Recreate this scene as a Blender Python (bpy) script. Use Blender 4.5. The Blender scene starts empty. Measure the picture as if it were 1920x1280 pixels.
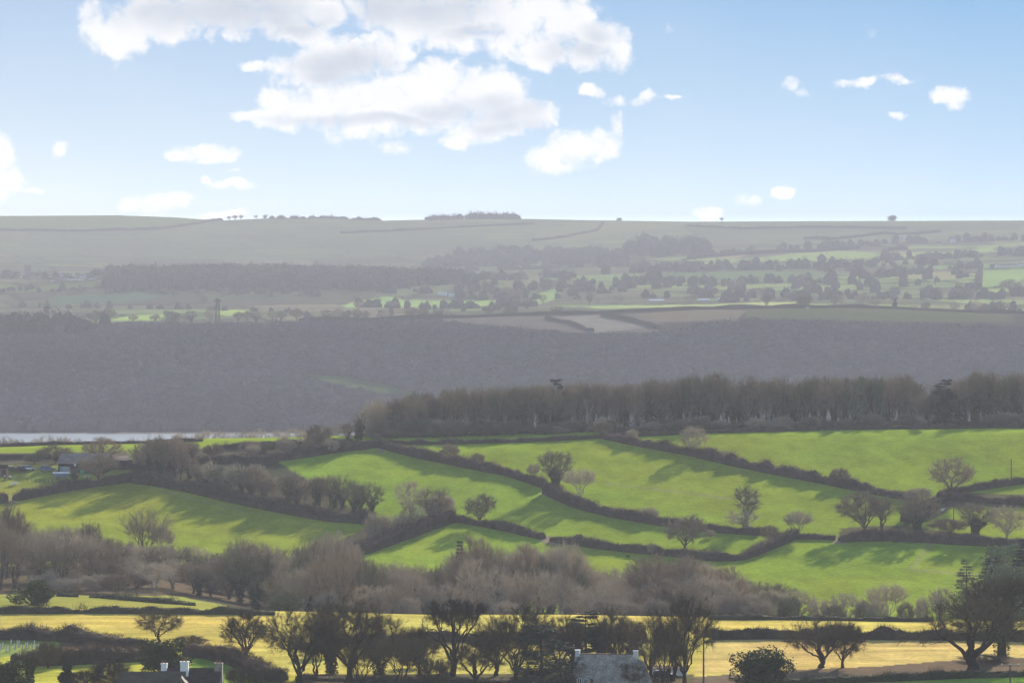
import bpy, math, random
import numpy as np

# ---------------------------------------------------------------- camera, sky, sun, exposure
SC = bpy.context.scene
COL = SC.collection
F_PX, CX, CY, HOR = 8000.0, 960.0, 640.0, 460.0      # focal length in photo pixels, centre, eye-level row
CAMZ = 130.0
PITCH = math.atan((CY - HOR) / F_PX)
SUN_EL, SUN_AZ = math.radians(18.5), math.radians(18.5)   # azimuth from +Y (view direction) towards +X

cam_d = bpy.data.cameras.new("camera"); cam = bpy.data.objects.new("camera", cam_d); COL.objects.link(cam)
cam.location = (0, 0, CAMZ); cam.rotation_euler = (math.pi / 2 - PITCH, 0, 0)
cam_d.sensor_width = 36.0; cam_d.lens = 36.0 * F_PX / 1920.0
cam_d.clip_start = 0.5; cam_d.clip_end = 60000
SC.camera = cam
SC.render.resolution_x, SC.render.resolution_y = 1024, 682
SC.view_settings.view_transform = 'Standard'; SC.view_settings.look = 'None'
SC.view_settings.exposure = 1.4; SC.view_settings.gamma = 1.0
SC.cycles.max_bounces = 5; SC.cycles.diffuse_bounces = 2; SC.cycles.transparent_max_bounces = 8
SC.cycles.volume_bounces = 0; SC.cycles.glossy_bounces = 2
SC.cycles.use_adaptive_sampling = True; SC.cycles.adaptive_threshold = 0.01

# clouds: (x, y, rx, ry) in hundredths of the view's scale; direction space of the sky itself
CLOUDS = [
 (175,45,28,50),(225,60,40,60),(300,30,110,45),(420,20,140,52),(520,20,90,50),(610,30,42,32),(215,100,18,24),(250,75,40,35),(560,62,60,26),
 (720,10,70,55),(800,40,110,60),(880,30,90,60),(960,50,70,60),(1010,90,60,38),(1060,40,60,60),(1110,80,55,45),(1160,100,34,38),(960,20,90,50),(1020,20,80,40),
 (600,130,90,42),(660,110,90,40),(560,128,50,18),(490,126,40,12),(720,100,60,40),
 (560,200,70,42),(640,190,110,60),(730,180,100,52),(820,150,62,48),(880,165,70,45),(930,180,60,36),(760,210,170,38),(520,220,50,26),(460,218,40,12),(940,148,14,12),
 (900,240,60,30),(950,220,60,34),(1000,215,50,30),(860,265,40,14),(1040,226,12,10),
 (1020,300,42,30),(1070,275,52,42),(1120,270,45,32),(1155,235,18,36),(1040,310,40,20),
 (1110,168,20,14),(1145,188,28,16),(1215,186,34,14),(1260,184,22,5),
 (1485,160,28,18),(1500,176,20,12),(1610,160,52,12),(1685,152,42,13),(1780,180,42,22),(1790,200,22,12),(1680,214,22,9),
 (380,288,58,20),(420,296,36,13),(340,294,36,9),(5,300,30,40),(15,345,30,30),(60,355,28,8),(108,283,17,18),(430,350,52,12),(745,275,32,16),(390,345,14,10),(440,325,12,6),
 (290,385,52,22),(330,378,30,18),(250,392,44,10),(420,404,60,10),(1330,402,30,14),(1405,374,28,16),(1465,358,22,13),
]
GREYS = [(680,226,170,12),(420,20,190,42),(520,50,120,26),(800,10,110,46),(700,20,60,40),(640,120,90,26),(620,140,60,16),(870,208,90,18),(930,205,80,24),(960,240,70,24),(1080,100,60,26),(880,60,60,16),(300,10,90,30),(1130,60,40,20)]

W = bpy.data.worlds.new("World"); SC.world = W; W.use_nodes = True
def build_world():
    nt = W.node_tree; nt.nodes.clear(); N = nt.nodes; L = nt.links
    def math_(op, a, b=None, c=None, clamp=False):
        n = N.new('ShaderNodeMath'); n.operation = op; n.use_clamp = clamp
        for i, v in enumerate((a, b, c)):
            if v is None: continue
            if isinstance(v, (int, float)): n.inputs[i].default_value = v
            else: L.new(v, n.inputs[i])
        return n.outputs[0]
    sky = N.new('ShaderNodeTexSky'); sky.sky_type = 'NISHITA'; sky.sun_disc = False
    sky.sun_elevation = SUN_EL; sky.sun_rotation = SUN_AZ; sky.altitude = 100; sky.air_density = 1.0; sky.dust_density = 0.0; sky.ozone_density = 2.5
    tc = N.new('ShaderNodeTexCoord'); sep = N.new('ShaderNodeSeparateXYZ'); L.new(tc.outputs['Generated'], sep.inputs[0])
    X, Y, Z = sep.outputs
    ys = math_('MAXIMUM', math_('ABSOLUTE', Y), 0.05)
    U = math_('MULTIPLY', math_('DIVIDE', X, ys), 80.0); V = math_('MULTIPLY', math_('DIVIDE', Z, ys), 80.0)
    cmb = N.new('ShaderNodeCombineXYZ'); L.new(U, cmb.inputs[0]); L.new(V, cmb.inputs[1])
    P = cmb.outputs[0]
    def noise(scale, detail, rough, off=(0, 0, 0), src=None):
        m = N.new('ShaderNodeMapping'); m.inputs['Location'].default_value = off; L.new(src or P, m.inputs[0])
        n = N.new('ShaderNodeTexNoise'); n.inputs['Scale'].default_value = scale; n.inputs['Detail'].default_value = detail
        n.inputs['Roughness'].default_value = rough; L.new(m.outputs[0], n.inputs['Vector']); return n
    # domain warp
    nz = noise(1.3, 5, 0.62)
    sub = N.new('ShaderNodeVectorMath'); sub.operation = 'SUBTRACT'; L.new(nz.outputs['Color'], sub.inputs[0]); sub.inputs[1].default_value = (.5, .5, .5)
    scl = N.new('ShaderNodeVectorMath'); scl.operation = 'MULTIPLY'; L.new(sub.outputs[0], scl.inputs[0]); scl.inputs[1].default_value = (.55, .45, 0)
    wrp = N.new('ShaderNodeVectorMath'); wrp.operation = 'ADD'; L.new(P, wrp.inputs[0]); L.new(scl.outputs[0], wrp.inputs[1])
    PW = wrp.outputs[0]
    def field(lst, src):
        acc = None
        for (x, y, rx, ry) in lst:
            m = N.new('ShaderNodeVectorMath'); m.operation = 'MULTIPLY_ADD'
            cx, cy = (x - CX) / 100.0, (HOR - y) / 100.0
            L.new(src, m.inputs[0]); m.inputs[1].default_value = (100.0 / rx, 100.0 / ry, 0); m.inputs[2].default_value = (-cx * 100.0 / rx, -cy * 100.0 / ry, 0)
            d = N.new('ShaderNodeVectorMath'); d.operation = 'DOT_PRODUCT'; L.new(m.outputs[0], d.inputs[0]); L.new(m.outputs[0], d.inputs[1])
            g = math_('SUBTRACT', 1.12 if rx * ry > 1400 else (1.02 if rx * ry > 700 else .80), d.outputs['Value'])
            acc = g if acc is None else math_('SMOOTH_MAX', acc, g, 0.25)
        return acc
    dens = field(CLOUDS, PW)
    dens = math_('MAXIMUM', math_('MULTIPLY', dens, 1.2), -1.4)
    def billow(scale, off, detail=2.0):
        n = noise(scale, detail, .5, off, PW); return math_('ABSOLUTE', math_('MULTIPLY_ADD', n.outputs['Fac'], 2.0, -1.0))
    b1 = billow(.85, (3, 7, 1)); b2 = billow(2.1, (1, 2, 5)); b3 = billow(5.0, (4, 9, 8), 3.0)
    puff = math_('ADD', math_('MULTIPLY', b1, 2.6), math_('ADD', math_('MULTIPLY', b2, 1.7), math_('MULTIPLY', b3, .7)))
    fine = noise(4.5, 9, .62, (3, 7, 3)); fb = math_('MULTIPLY', math_('SUBTRACT', fine.outputs['Fac'], 0.5), 1.7)
    dd = math_('ADD', dens, math_('ADD', math_('SUBTRACT', puff, .60), fb))
    mask = N.new('ShaderNodeMapRange'); mask.interpolation_type = 'SMOOTHSTEP'; L.new(dd, mask.inputs[0])
    mask.inputs[1].default_value = -0.3; mask.inputs[2].default_value = 1.15
    inner = N.new('ShaderNodeMapRange'); inner.interpolation_type = 'SMOOTHSTEP'; L.new(dens, inner.inputs[0]); inner.inputs[1].default_value = .0; inner.inputs[2].default_value = 1.5
    gr = field(GREYS, PW)
    grm = N.new('ShaderNodeMapRange'); grm.interpolation_type = 'SMOOTHSTEP'; L.new(gr, grm.inputs[0]); grm.inputs[1].default_value = -1.2; grm.inputs[2].default_value = 1.6
    crease = math_('MULTIPLY', math_('SUBTRACT', .60, math_('MULTIPLY', puff, .33), clamp=True), .26)
    gsh = math_('MULTIPLY', math_('ADD', math_('MULTIPLY', grm.outputs[0], 0.85), crease, clamp=True), math_('MULTIPLY_ADD', inner.outputs[0], .7, .3), clamp=True)
    cc = N.new('ShaderNodeMix'); cc.data_type = 'RGBA'; L.new(gsh, cc.inputs[0])
    S = 1.0 / (SKY_STRENGTH * 2 ** SC.view_settings.exposure)
    cc.inputs[6].default_value = (S * .97, S * .975, S, 1); cc.inputs[7].default_value = (S * .55, S * .61, S * .71, 1)
    # sky colour: nishita, tinted, over a low ramp paler towards the skyline and the left
    K = 1.0 / (SKY_STRENGTH * 2 ** SC.view_settings.exposure)
    def mixc(f, c0, c1):
        m = N.new('ShaderNodeMix'); m.data_type = 'RGBA'
        L.new(f, m.inputs[0])
        for i, c in ((6, c0), (7, c1)):
            if isinstance(c, tuple): m.inputs[i].default_value = (c[0] * K, c[1] * K, c[2] * K, 1)
            else: L.new(c, m.inputs[i])
        return m.outputs[2]
    def rng(v, a, b):
        r = N.new('ShaderNodeMapRange'); L.new(v, r.inputs[0]); r.inputs[1].default_value = a; r.inputs[2].default_value = b; return r.outputs[0]
    vv = rng(V, .5, 4.6); vn = noise(0.35, 3, .5, (1, 1, 4))
    uu = math_('ADD', rng(U, -9.6, 9.6), math_('MULTIPLY', math_('SUBTRACT', vn.outputs['Fac'], .5), .45), clamp=True)
    left = mixc(vv, (.74, .85, .91), (.44, .60, .83)); right = mixc(vv, (.54, .73, .90), (.28, .51, .80))
    low = mixc(uu, left, right)
    tint = N.new('ShaderNodeMix'); tint.data_type = 'RGBA'; tint.blend_type = 'MULTIPLY'; tint.inputs[0].default_value = 1
    L.new(sky.outputs[0], tint.inputs[6]); tint.inputs[7].default_value = SKY_TINT
    mv = N.new('ShaderNodeMix'); mv.data_type = 'RGBA'; L.new(rng(V, 5, 25), mv.inputs[0]); L.new(low, mv.inputs[6]); L.new(tint.outputs[2], mv.inputs[7])
    fin = N.new('ShaderNodeMix'); fin.data_type = 'RGBA'; L.new(mask.outputs[0], fin.inputs[0]); L.new(mv.outputs[2], fin.inputs[6]); L.new(cc.outputs[2], fin.inputs[7])
    glow = math_('MULTIPLY_ADD', math_('POWER', math_('MAXIMUM', V, 0.45), -1.3), 0.75, 1.0)   # sky brightened low over the skyline to offset the haze
    bg = N.new('ShaderNodeBackground'); L.new(math_('MULTIPLY', glow, SKY_STRENGTH), bg.inputs[1]); L.new(fin.outputs[2], bg.inputs[0])
    out = N.new('ShaderNodeOutputWorld'); L.new(bg.outputs[0], out.inputs[0])
SKY_STRENGTH = 0.115
SKY_TINT = (0.94, 0.86, 0.78, 1)
build_world()

sun_d = bpy.data.lights.new("sun", 'SUN'); sun = bpy.data.objects.new("sun", sun_d); COL.objects.link(sun)
sun_d.energy = 5.0; sun_d.angle = math.radians(0.6); sun_d.color = (1.0, 0.93, 0.80)
# the lamp shines along -Z; direction to the sun = (sin az cos el, cos az cos el, sin el)
from mathutils import Vector, Matrix
sd = Vector((math.sin(SUN_AZ) * math.cos(SUN_EL), math.cos(SUN_AZ) * math.cos(SUN_EL), math.sin(SUN_EL)))
sun.rotation_euler = sd.to_track_quat('Z', 'Y').to_euler(); sun.location = (0, 0, 400)

# ---------------------------------------------------------------- helpers
RNG = np.random.default_rng(7)
def hashn(ix, iy, s):
    h = (ix * 374761393 + iy * 668265263 + s * 974634777) & 0xFFFFFFFF
    h = ((h ^ (h >> 13)) * 1274126177) & 0xFFFFFFFF
    return ((h ^ (h >> 16)) & 0xFFFFFF) / float(0xFFFFFF)
def vnoise(x, y, s=0):
    x = np.asarray(x, float); y = np.asarray(y, float)
    ix = np.floor(x).astype(np.int64); iy = np.floor(y).astype(np.int64); fx = x - ix; fy = y - iy
    fx = fx * fx * (3 - 2 * fx); fy = fy * fy * (3 - 2 * fy)
    a = hashn(ix, iy, s); b = hashn(ix + 1, iy, s); c = hashn(ix, iy + 1, s); d = hashn(ix + 1, iy + 1, s)
    return (a + (b - a) * fx) * (1 - fy) + (c + (d - c) * fx) * fy
def fbm(x, y, s=0, o=3):
    r = 0; a = 1; t = 0
    for k in range(o):
        r = r + a * vnoise(x * 2 ** k, y * 2 ** k, s + k * 17); t += a; a *= .5
    return r / t

def mesh_np(name, verts, faces, cols=None, smooth=False, mats=None, fmat=None):
    """faces: list of int arrays (n,3) or (n,4)"""
    me = bpy.data.meshes.new(name)
    verts = np.asarray(verts, np.float32)
    if not isinstance(faces, list): faces = [faces]
    faces = [f for f in faces if len(f)]
    nl = sum(f.size for f in faces); nf = sum(len(f) for f in faces)
    me.vertices.add(len(verts)); me.vertices.foreach_set('co', verts.ravel())
    me.loops.add(nl); me.polygons.add(nf)
    me.loops.foreach_set('vertex_index', np.concatenate([f.ravel() for f in faces]).astype(np.int32))
    st = []; o = 0
    for f in faces:
        st.append(o + np.arange(len(f)) * f.shape[1]); o += f.size
    me.polygons.foreach_set('loop_start', np.concatenate(st).astype(np.int32))
    if cols is not None:
        at = me.color_attributes.new('cover', 'FLOAT_COLOR', 'POINT')
        c = np.ones((len(verts), 4), np.float32); c[:, :3] = cols; at.data.foreach_set('color', c.ravel())
    if fmat is not None: me.polygons.foreach_set('material_index', np.asarray(fmat, np.int32))
    me.update(calc_edges=True)
    me.polygons.foreach_set('use_smooth', np.full(nf, bool(smooth)))
    for m in (mats or []): me.materials.append(m)
    return me
def obj(name, me, parent=None, loc=None, rot=None, scale=None):
    o = bpy.data.objects.new(name, me); COL.objects.link(o)
    if parent is not None: o.parent = parent
    if loc is not None: o.location = loc
    if rot is not None: o.rotation_euler = rot
    if scale is not None: o.scale = scale
    return o
def tag(o, label=None, cat=None, group=None, kind=None):
    if label: o['label'] = label
    if cat: o['category'] = cat
    if group: o['group'] = group
    if kind: o['kind'] = kind
    return o

def mat(name, color, rough=0.9, attr=False, noise=None, spec=0.2, var=0.0):
    """procedural principled material; noise=(scale, amount); var = per-object brightness spread"""
    m = bpy.data.materials.new(name); m.use_nodes = True; nt = m.node_tree; N = nt.nodes; L = nt.links
    b = N['Principled BSDF']; b.inputs['Roughness'].default_value = rough; b.inputs['Specular IOR Level'].default_value = spec
    src = None
    if attr:
        a = N.new('ShaderNodeAttribute'); a.attribute_name = 'cover'; src = a.outputs['Color']
    else:
        r = N.new('ShaderNodeRGB'); r.outputs[0].default_value = (*color, 1); src = r.outputs[0]
    def mul(src, fac):
        x = N.new('ShaderNodeVectorMath'); x.operation = 'SCALE'; L.new(src, x.inputs[0]); L.new(fac, x.inputs['Scale']); return x.outputs[0]
    if noise:
        tc = N.new('ShaderNodeTexCoord')
        for sc, am in (noise if isinstance(noise, list) else [noise]):
            n = N.new('ShaderNodeTexNoise'); n.inputs['Scale'].default_value = sc; n.inputs['Detail'].default_value = 4; L.new(tc.outputs['Object'], n.inputs['Vector'])
            mr = N.new('ShaderNodeMapRange'); mr.inputs[1].default_value = .28; mr.inputs[2].default_value = .72; mr.inputs[3].default_value = 1 - am; mr.inputs[4].default_value = 1 + am
            L.new(n.outputs['Fac'], mr.inputs[0]); src = mul(src, mr.outputs[0])
    if var:
        oi = N.new('ShaderNodeObjectInfo'); mr = N.new('ShaderNodeMapRange'); mr.inputs[3].default_value = 1 - var; mr.inputs[4].default_value = 1 + var
        L.new(oi.outputs['Random'], mr.inputs[0]); src = mul(src, mr.outputs[0])
    L.new(src, b.inputs['Base Color'])
    return m

# ---------------------------------------------------------------- terrain
def z_of(y, D):       # height that row y has at ground distance D (exact for the pitched camera)
    t = (CY - y) / F_PX
    fy, fz = math.cos(PITCH), -math.sin(PITCH); uy, uz = math.sin(PITCH), math.cos(PITCH)
    return CAMZ + D * (fz + uz * t) / (fy + uy * t)
def project(P):
    P = np.asarray(P, float); rel = P - np.array([0, 0, CAMZ])
    dep = rel[..., 1] * math.cos(PITCH) - rel[..., 2] * math.sin(PITCH)
    up = rel[..., 1] * math.sin(PITCH) + rel[..., 2] * math.cos(PITCH)
    return CX + F_PX * rel[..., 0] / dep, CY - F_PX * up / dep
RIDGE1 = [(0,616),(150,616),(185,606),(300,605),(400,604),(560,601),(700,598),(830,594),(1000,589),(1200,579),(1300,576),(1500,574),(1700,579),(1920,587)]
RIDGE3 = [(-300,408),(0,403),(220,402),(330,406),(410,412),(470,409),(520,407),(620,407),(720,412),(800,410),(880,408),(960,408),(1100,411),(1300,414),(1600,413),(1920,412),(2200,416)]
def sh(c, d): return [(x, y + d) for x, y in c]
KN = [
 (-300,'z',[(0,129)]),(0,'z',[(0,125)]),(150,'z',[(0,104)]),(300,'z',[(0,88)]),(500,'z',[(0,68)]),(620,'z',[(0,59)]),
 (690,'y',[(0,1280),(1920,1278)]),(740,'y',[(0,1216),(1920,1216)]),(805,'y',[(0,1140),(500,1143),(960,1147),(1330,1154),(1920,1160)]),
 (850,'y',[(0,1134),(350,1137),(520,1152),(1920,1172)]),(920,'y',[(0,1112),(250,1115),(400,1130),(550,1170),(1920,1172)]),
 (1000,'y',[(0,1092),(300,1085),(560,1140),(1920,1142)]),(1060,'y',[(0,1060)]),(1120,'y',[(0,980)]),(1176,'y',[(0,905)]),
 (1205,'y',[(0,866)]),(1222,'y',[(0,848),(400,845),(650,843),(1920,843)]),(1250,'y',[(0,838),(250,832),(400,825),(640,819),(700,821),(800,821),(1100,811),(1300,806),(1920,802)]),
 (1300,'y',[(0,835),(400,821),(640,816),(800,815),(1100,806),(1300,802),(1920,799)]),(1400,'y',[(0,880),(440,870),(640,819),(800,811),(1100,803),(1300,799),(1920,797)]),(1480,'z',[(0,52)]),(1700,'z',[(0,26)]),(2300,'z',[(0,3)]),(2400,'z',[(0,-1.5)]),(2925,'z',[(0,-1.2)]),(2965,'z',[(0,.8)]),(3020,'z',[(0,4)]),
 (3400,'y',[(0,678),(560,676),(1000,668),(1300,662),(1920,668)]),(3750,'y',RIDGE1),(3800,'y',sh(RIDGE1,2)),(3920,'y',sh(RIDGE1,9)),(4250,'y',sh(RIDGE1,-6)),
 (4800,'y',[(0,575),(640,560),(1000,557),(1300,553),(1920,553)]),(5300,'y',[(0,532),(200,514),(500,512),(850,512),(1000,526),(1300,518),(1920,512)]),
 (5650,'y',[(0,522),(200,530),(850,528),(1000,516),(1920,498)]),(6300,'y',[(0,512),(850,515),(1000,506),(1300,492),(1920,476)]),
 (7200,'y',[(0,488),(500,492),(900,483),(1200,468),(1600,455),(1920,450)]),(7900,'y',[(0,438),(500,442),(1000,440),(1500,433),(1920,431)]),
 (8500,'y',RIDGE3),(8700,'y',sh(RIDGE3,4)),(9600,'z',[(0,120)]),(14000,'z',[(0,60)]),(30000,'z',[(0,0)])]
KD = np.array([k[0] for k in KN], float)
UC = np.linspace(-700, 2620, 167)
KZ = np.array([[(v if k[1] == 'z' else z_of(v, k[0])) for v in np.interp(UC, [p[0] for p in k[2]], [p[1] for p in k[2]])] for k in KN])
def _zlin(u, D):
    D = np.clip(D, KD[0], KD[-1]); i = np.clip(np.searchsorted(KD, D) - 1, 0, len(KD) - 2); t = (D - KD[i]) / (KD[i + 1] - KD[i])
    uc = np.clip((u - UC[0]) / (UC[1] - UC[0]), 0, len(UC) - 1.001); j = uc.astype(int); s = uc - j
    za = KZ[i, j] * (1 - s) + KZ[i, j + 1] * s; zb = KZ[i + 1, j] * (1 - s) + KZ[i + 1, j + 1] * s
    return za * (1 - t) + zb * t
def ground_z(X, Y):
    X = np.asarray(X, float); Y = np.asarray(Y, float)
    u = CX + F_PX * X / np.maximum(Y, 100.0) * np.where(Y > 100, 1, 0.0)
    z = 0
    for k, w in ((-.012, .2), (-.005, .3), (.005, .3), (.012, .2)): z = z + w * _zlin(u, Y * (1 + k))
    amp = np.interp(Y, [0, 600, 700, 1000, 1250, 1500, 2300, 2900, 3100, 3700, 5000, 7500, 8400], [0, 0, .25, .8, .35, 1, 0, 0, 5, 3, 7, 7, .8])
    wl = np.interp(Y, [0, 1300, 2900, 9000], [45, 55, 150, 330])
    wl = np.where(Y < 2000, 50., np.where(Y < 4100, 150., 330.))
    z = z + amp * (fbm(X / wl + 91.3, Y / wl + 17.7, 3) - .5) * 2
    return z
def at(px, py, lo, hi):
    """ground point seen at photo position (px,py), between distances lo and hi"""
    D = np.linspace(lo, hi, 900); X = (px - CX) / F_PX * D
    z = ground_z(X, D); _, y = project(np.stack([X, D, z], -1))
    ok = np.where(y <= py)[0]
    i = ok[0] if len(ok) else int(np.argmin(np.abs(y - py)))
    if i > 0 and len(ok):
        t = (y[i - 1] - py) / max(1e-6, y[i - 1] - y[i]); d = D[i - 1] + t * (D[i] - D[i - 1])
    else: d = D[i]
    x = (px - CX) / F_PX * d
    return np.array([x, d, float(ground_z(x, d))])
NEAR = (660, 815); HILL = (985, 1290); BACK = (1200, 1330); LEFTLOW = (800, 1000)

GRASS = (.222, .285, .026); GRASS2 = (.125, .20, .028); GOLD = (.40, .30, .06)
# land cover: polygons (photo positions of the field corners) with the distance band they lie in
COVER = [
 # foreground
 ([(0,1130),(1930,1140),(1930,1290),(0,1290)],640,812,(.49,.41,.10)),
 ([(1340,1190),(1930,1190),(1930,1260),(1300,1262)],640,812,(.52,.40,.14)),
 ([(-60,1290),(-60,1225),(290,1215),(430,1215),(600,1290)],640,812,(.40,.38,.06)),
 ([(-60,1233),(-60,1192),(130,1198),(190,1206),(180,1226)],640,812,(.22,.27,.07)),
 ([(360,1292),(360,1226),(430,1226),(480,1290)],640,812,(.20,.30,.04)),
 ([(110,1197),(240,1203),(300,1212),(300,1225),(110,1240)],640,812,(.15,.10,.06)),
 ([(1300,1268),(1480,1256),(1650,1248),(1800,1236),(1930,1232),(1930,1262),(1480,1280),(1300,1292)],640,812,(.15,.115,.075)),
 ([(560,1262),(1300,1262),(1300,1300),(560,1300)],640,812,(.12,.10,.05)),
 ([(1600,1290),(1690,1275),(1930,1268),(1930,1300)],640,812,(.17,.29,.04)),
 ([(-60,1160),(-60,1113),(330,1116),(540,1150)],815,1000,(.24,.24,.05)),
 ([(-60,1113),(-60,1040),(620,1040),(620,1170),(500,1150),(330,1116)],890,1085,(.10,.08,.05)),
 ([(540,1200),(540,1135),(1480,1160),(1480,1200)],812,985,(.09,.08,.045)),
 # farm field on the left, a bit yellower
 ([(-60,946),(20,940),(255,905),(620,975),(560,1060),(-60,1060)],985,1290,(.26,.29,.03)),
 ([(-60,860),(130,868),(250,880),(255,905),(20,940),(-60,946)],985,1290,(.26,.27,.04)),
 ([(-60,872),(-60,852),(100,848),(240,845),(250,880),(130,872)],985,1290,(.12,.10,.06)),
 ([(480,870),(640,845),(712,838),(1020,920),(980,990),(840,975),(700,978)],985,1290,(.21,.28,.028)),
 ([(640,1045),(840,978),(1022,1010),(1020,1060),(640,1070)],985,1290,(.235,.32,.03)),
 ([(1014,1004),(1040,1006),(1046,1022),(1016,1018)],985,1290,(.26,.21,.13)),([(1560,1004),(1582,1006),(1586,1018),(1562,1018)],985,1290,(.27,.23,.12)),([(8,934),(32,930),(30,945),(6,948)],985,1290,(.25,.22,.10)),([(704,836),(722,836),(722,846),(704,846)],985,1290,(.24,.19,.11)),
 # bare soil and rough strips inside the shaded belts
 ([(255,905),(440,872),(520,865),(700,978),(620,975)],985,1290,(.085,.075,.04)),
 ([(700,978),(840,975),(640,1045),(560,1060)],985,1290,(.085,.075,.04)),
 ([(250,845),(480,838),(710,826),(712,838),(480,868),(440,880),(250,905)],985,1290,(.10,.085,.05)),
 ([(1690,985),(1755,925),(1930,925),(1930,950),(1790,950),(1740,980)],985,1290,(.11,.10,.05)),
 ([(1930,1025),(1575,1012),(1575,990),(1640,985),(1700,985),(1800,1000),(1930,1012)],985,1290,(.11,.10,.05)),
]
# far land: base dulled in colour as if by cloud shade, with brighter parcels
FAR = [
 ([(560,700),(650,706),(735,722),(800,745),(700,735),(600,712)],(.075,.115,.04)),
 ([(830,595),(1120,592),(1330,580),(1240,606),(1230,622),(1100,625),(960,612),(830,602)],(.125,.105,.09)),
 ([(1030,596),(1120,590),(1220,612),(1120,623)],(.21,.185,.15)),
 ([(1190,590),(1310,579),(1400,582),(1380,600),(1240,604)],(.15,.12,.08)),
 ([(1400,576),(1560,574),(1900,590),(1900,605),(1560,600),(1400,596)],(.07,.085,.035)),
 ([(205,600),(240,592),(305,588),(310,600)],(.30,.42,.08)),([(385,586),(440,580),(470,583),(430,592)],(.30,.40,.08)),
 ([(640,572),(700,558),(735,556),(760,563),(920,562),(985,570),(880,574),(650,577)],(.26,.38,.10)),
 ([(995,556),(1040,542),(1050,545),(1040,560),(1010,572)],(.24,.34,.10)),([(1060,575),(1170,572),(1260,573),(1170,576)],(.34,.42,.14)),
 ([(1180,577),(1270,570),(1330,571),(1430,566),(1500,566),(1500,572),(1300,574)],(.36,.40,.14)),
 ([(1070,517),(1200,513),(1200,526),(1080,527)],(.18,.25,.09)),([(1230,512),(1540,508),(1540,528),(1240,530)],(.12,.17,.07)),
 ([(1285,493),(1380,487),(1380,492),(1290,498)],(.30,.34,.12)),([(1410,484),(1480,476),(1580,470),(1640,474),(1640,484),(1480,490),(1415,489)],(.26,.34,.10)),
 ([(1330,478),(1400,470),(1410,475),(1390,482),(1340,484)],(.30,.20,.13)),([(1400,470),(1460,467),(1460,472),(1400,474)],(.28,.30,.11)),
 ([(1655,484),(1730,471),(1735,479),(1680,486)],(.30,.36,.10)),([(1740,476),(1800,470),(1862,463),(1865,470),(1800,477)],(.28,.36,.10)),([(1830,462),(1930,454),(1930,459),(1835,466)],(.24,.30,.10)),
 ([(1700,500),(1860,494),(1870,501),(1710,506)],(.19,.27,.09)),([(1670,520),(1740,510),(1790,508),(1790,522),(1720,522)],(.26,.24,.11)),([(1836,540),(1838,508),(1930,504),(1930,512),(1905,534)],(.23,.34,.09)),
 ([(1845,556),(1845,543),(1890,541),(1890,546)],(.28,.36,.10)),([(1710,575),(1900,566),(1900,574),(1720,582)],(.20,.22,.09)),
 ([(1390,444),(1490,438),(1540,444),(1410,456)],(.15,.18,.08)),([(1560,445),(1630,440),(1640,446),(1570,452)],(.20,.21,.10)),
 ([(1000,452),(1010,430),(1140,416),(1280,418),(1280,424),(1150,440),(1060,455)],(.17,.19,.08)),
 ([(0,404),(220,402),(330,406),(415,413),(300,431),(0,433)],(.14,.185,.06)),
 ([(90,556),(270,546),(330,552),(250,566),(100,570)],(.08,.13,.07)),([(700,545),(800,530),(860,535),(820,552),(710,556)],(.14,.16,.08)),
 ([(600,455),(760,438),(920,440),(900,455),(640,468)],(.13,.145,.07)),([(1280,425),(1900,420),(1920,432),(1300,440)],(.10,.125,.06)),
 ([(860,505),(1000,500),(1030,512),(880,520)],(.12,.14,.07)),([(1020,520),(1010,535),(960,540),(940,528)],(.17,.16,.09)),
 ([(1560,560),(1700,555),(1700,562),(1570,566)],(.16,.17,.09)),
]
def in_poly(px, py, poly):
    inside = np.zeros(px.shape, bool); n = len(poly)
    for i in range(n):
        x1, y1 = poly[i]; x2, y2 = poly[(i + 1) % n]
        if y1 == y2: continue
        c = ((y1 > py) != (y2 > py)) & (px < (x2 - x1) * (py - y1) / (y2 - y1) + x1)
        inside ^= c
    return inside

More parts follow.
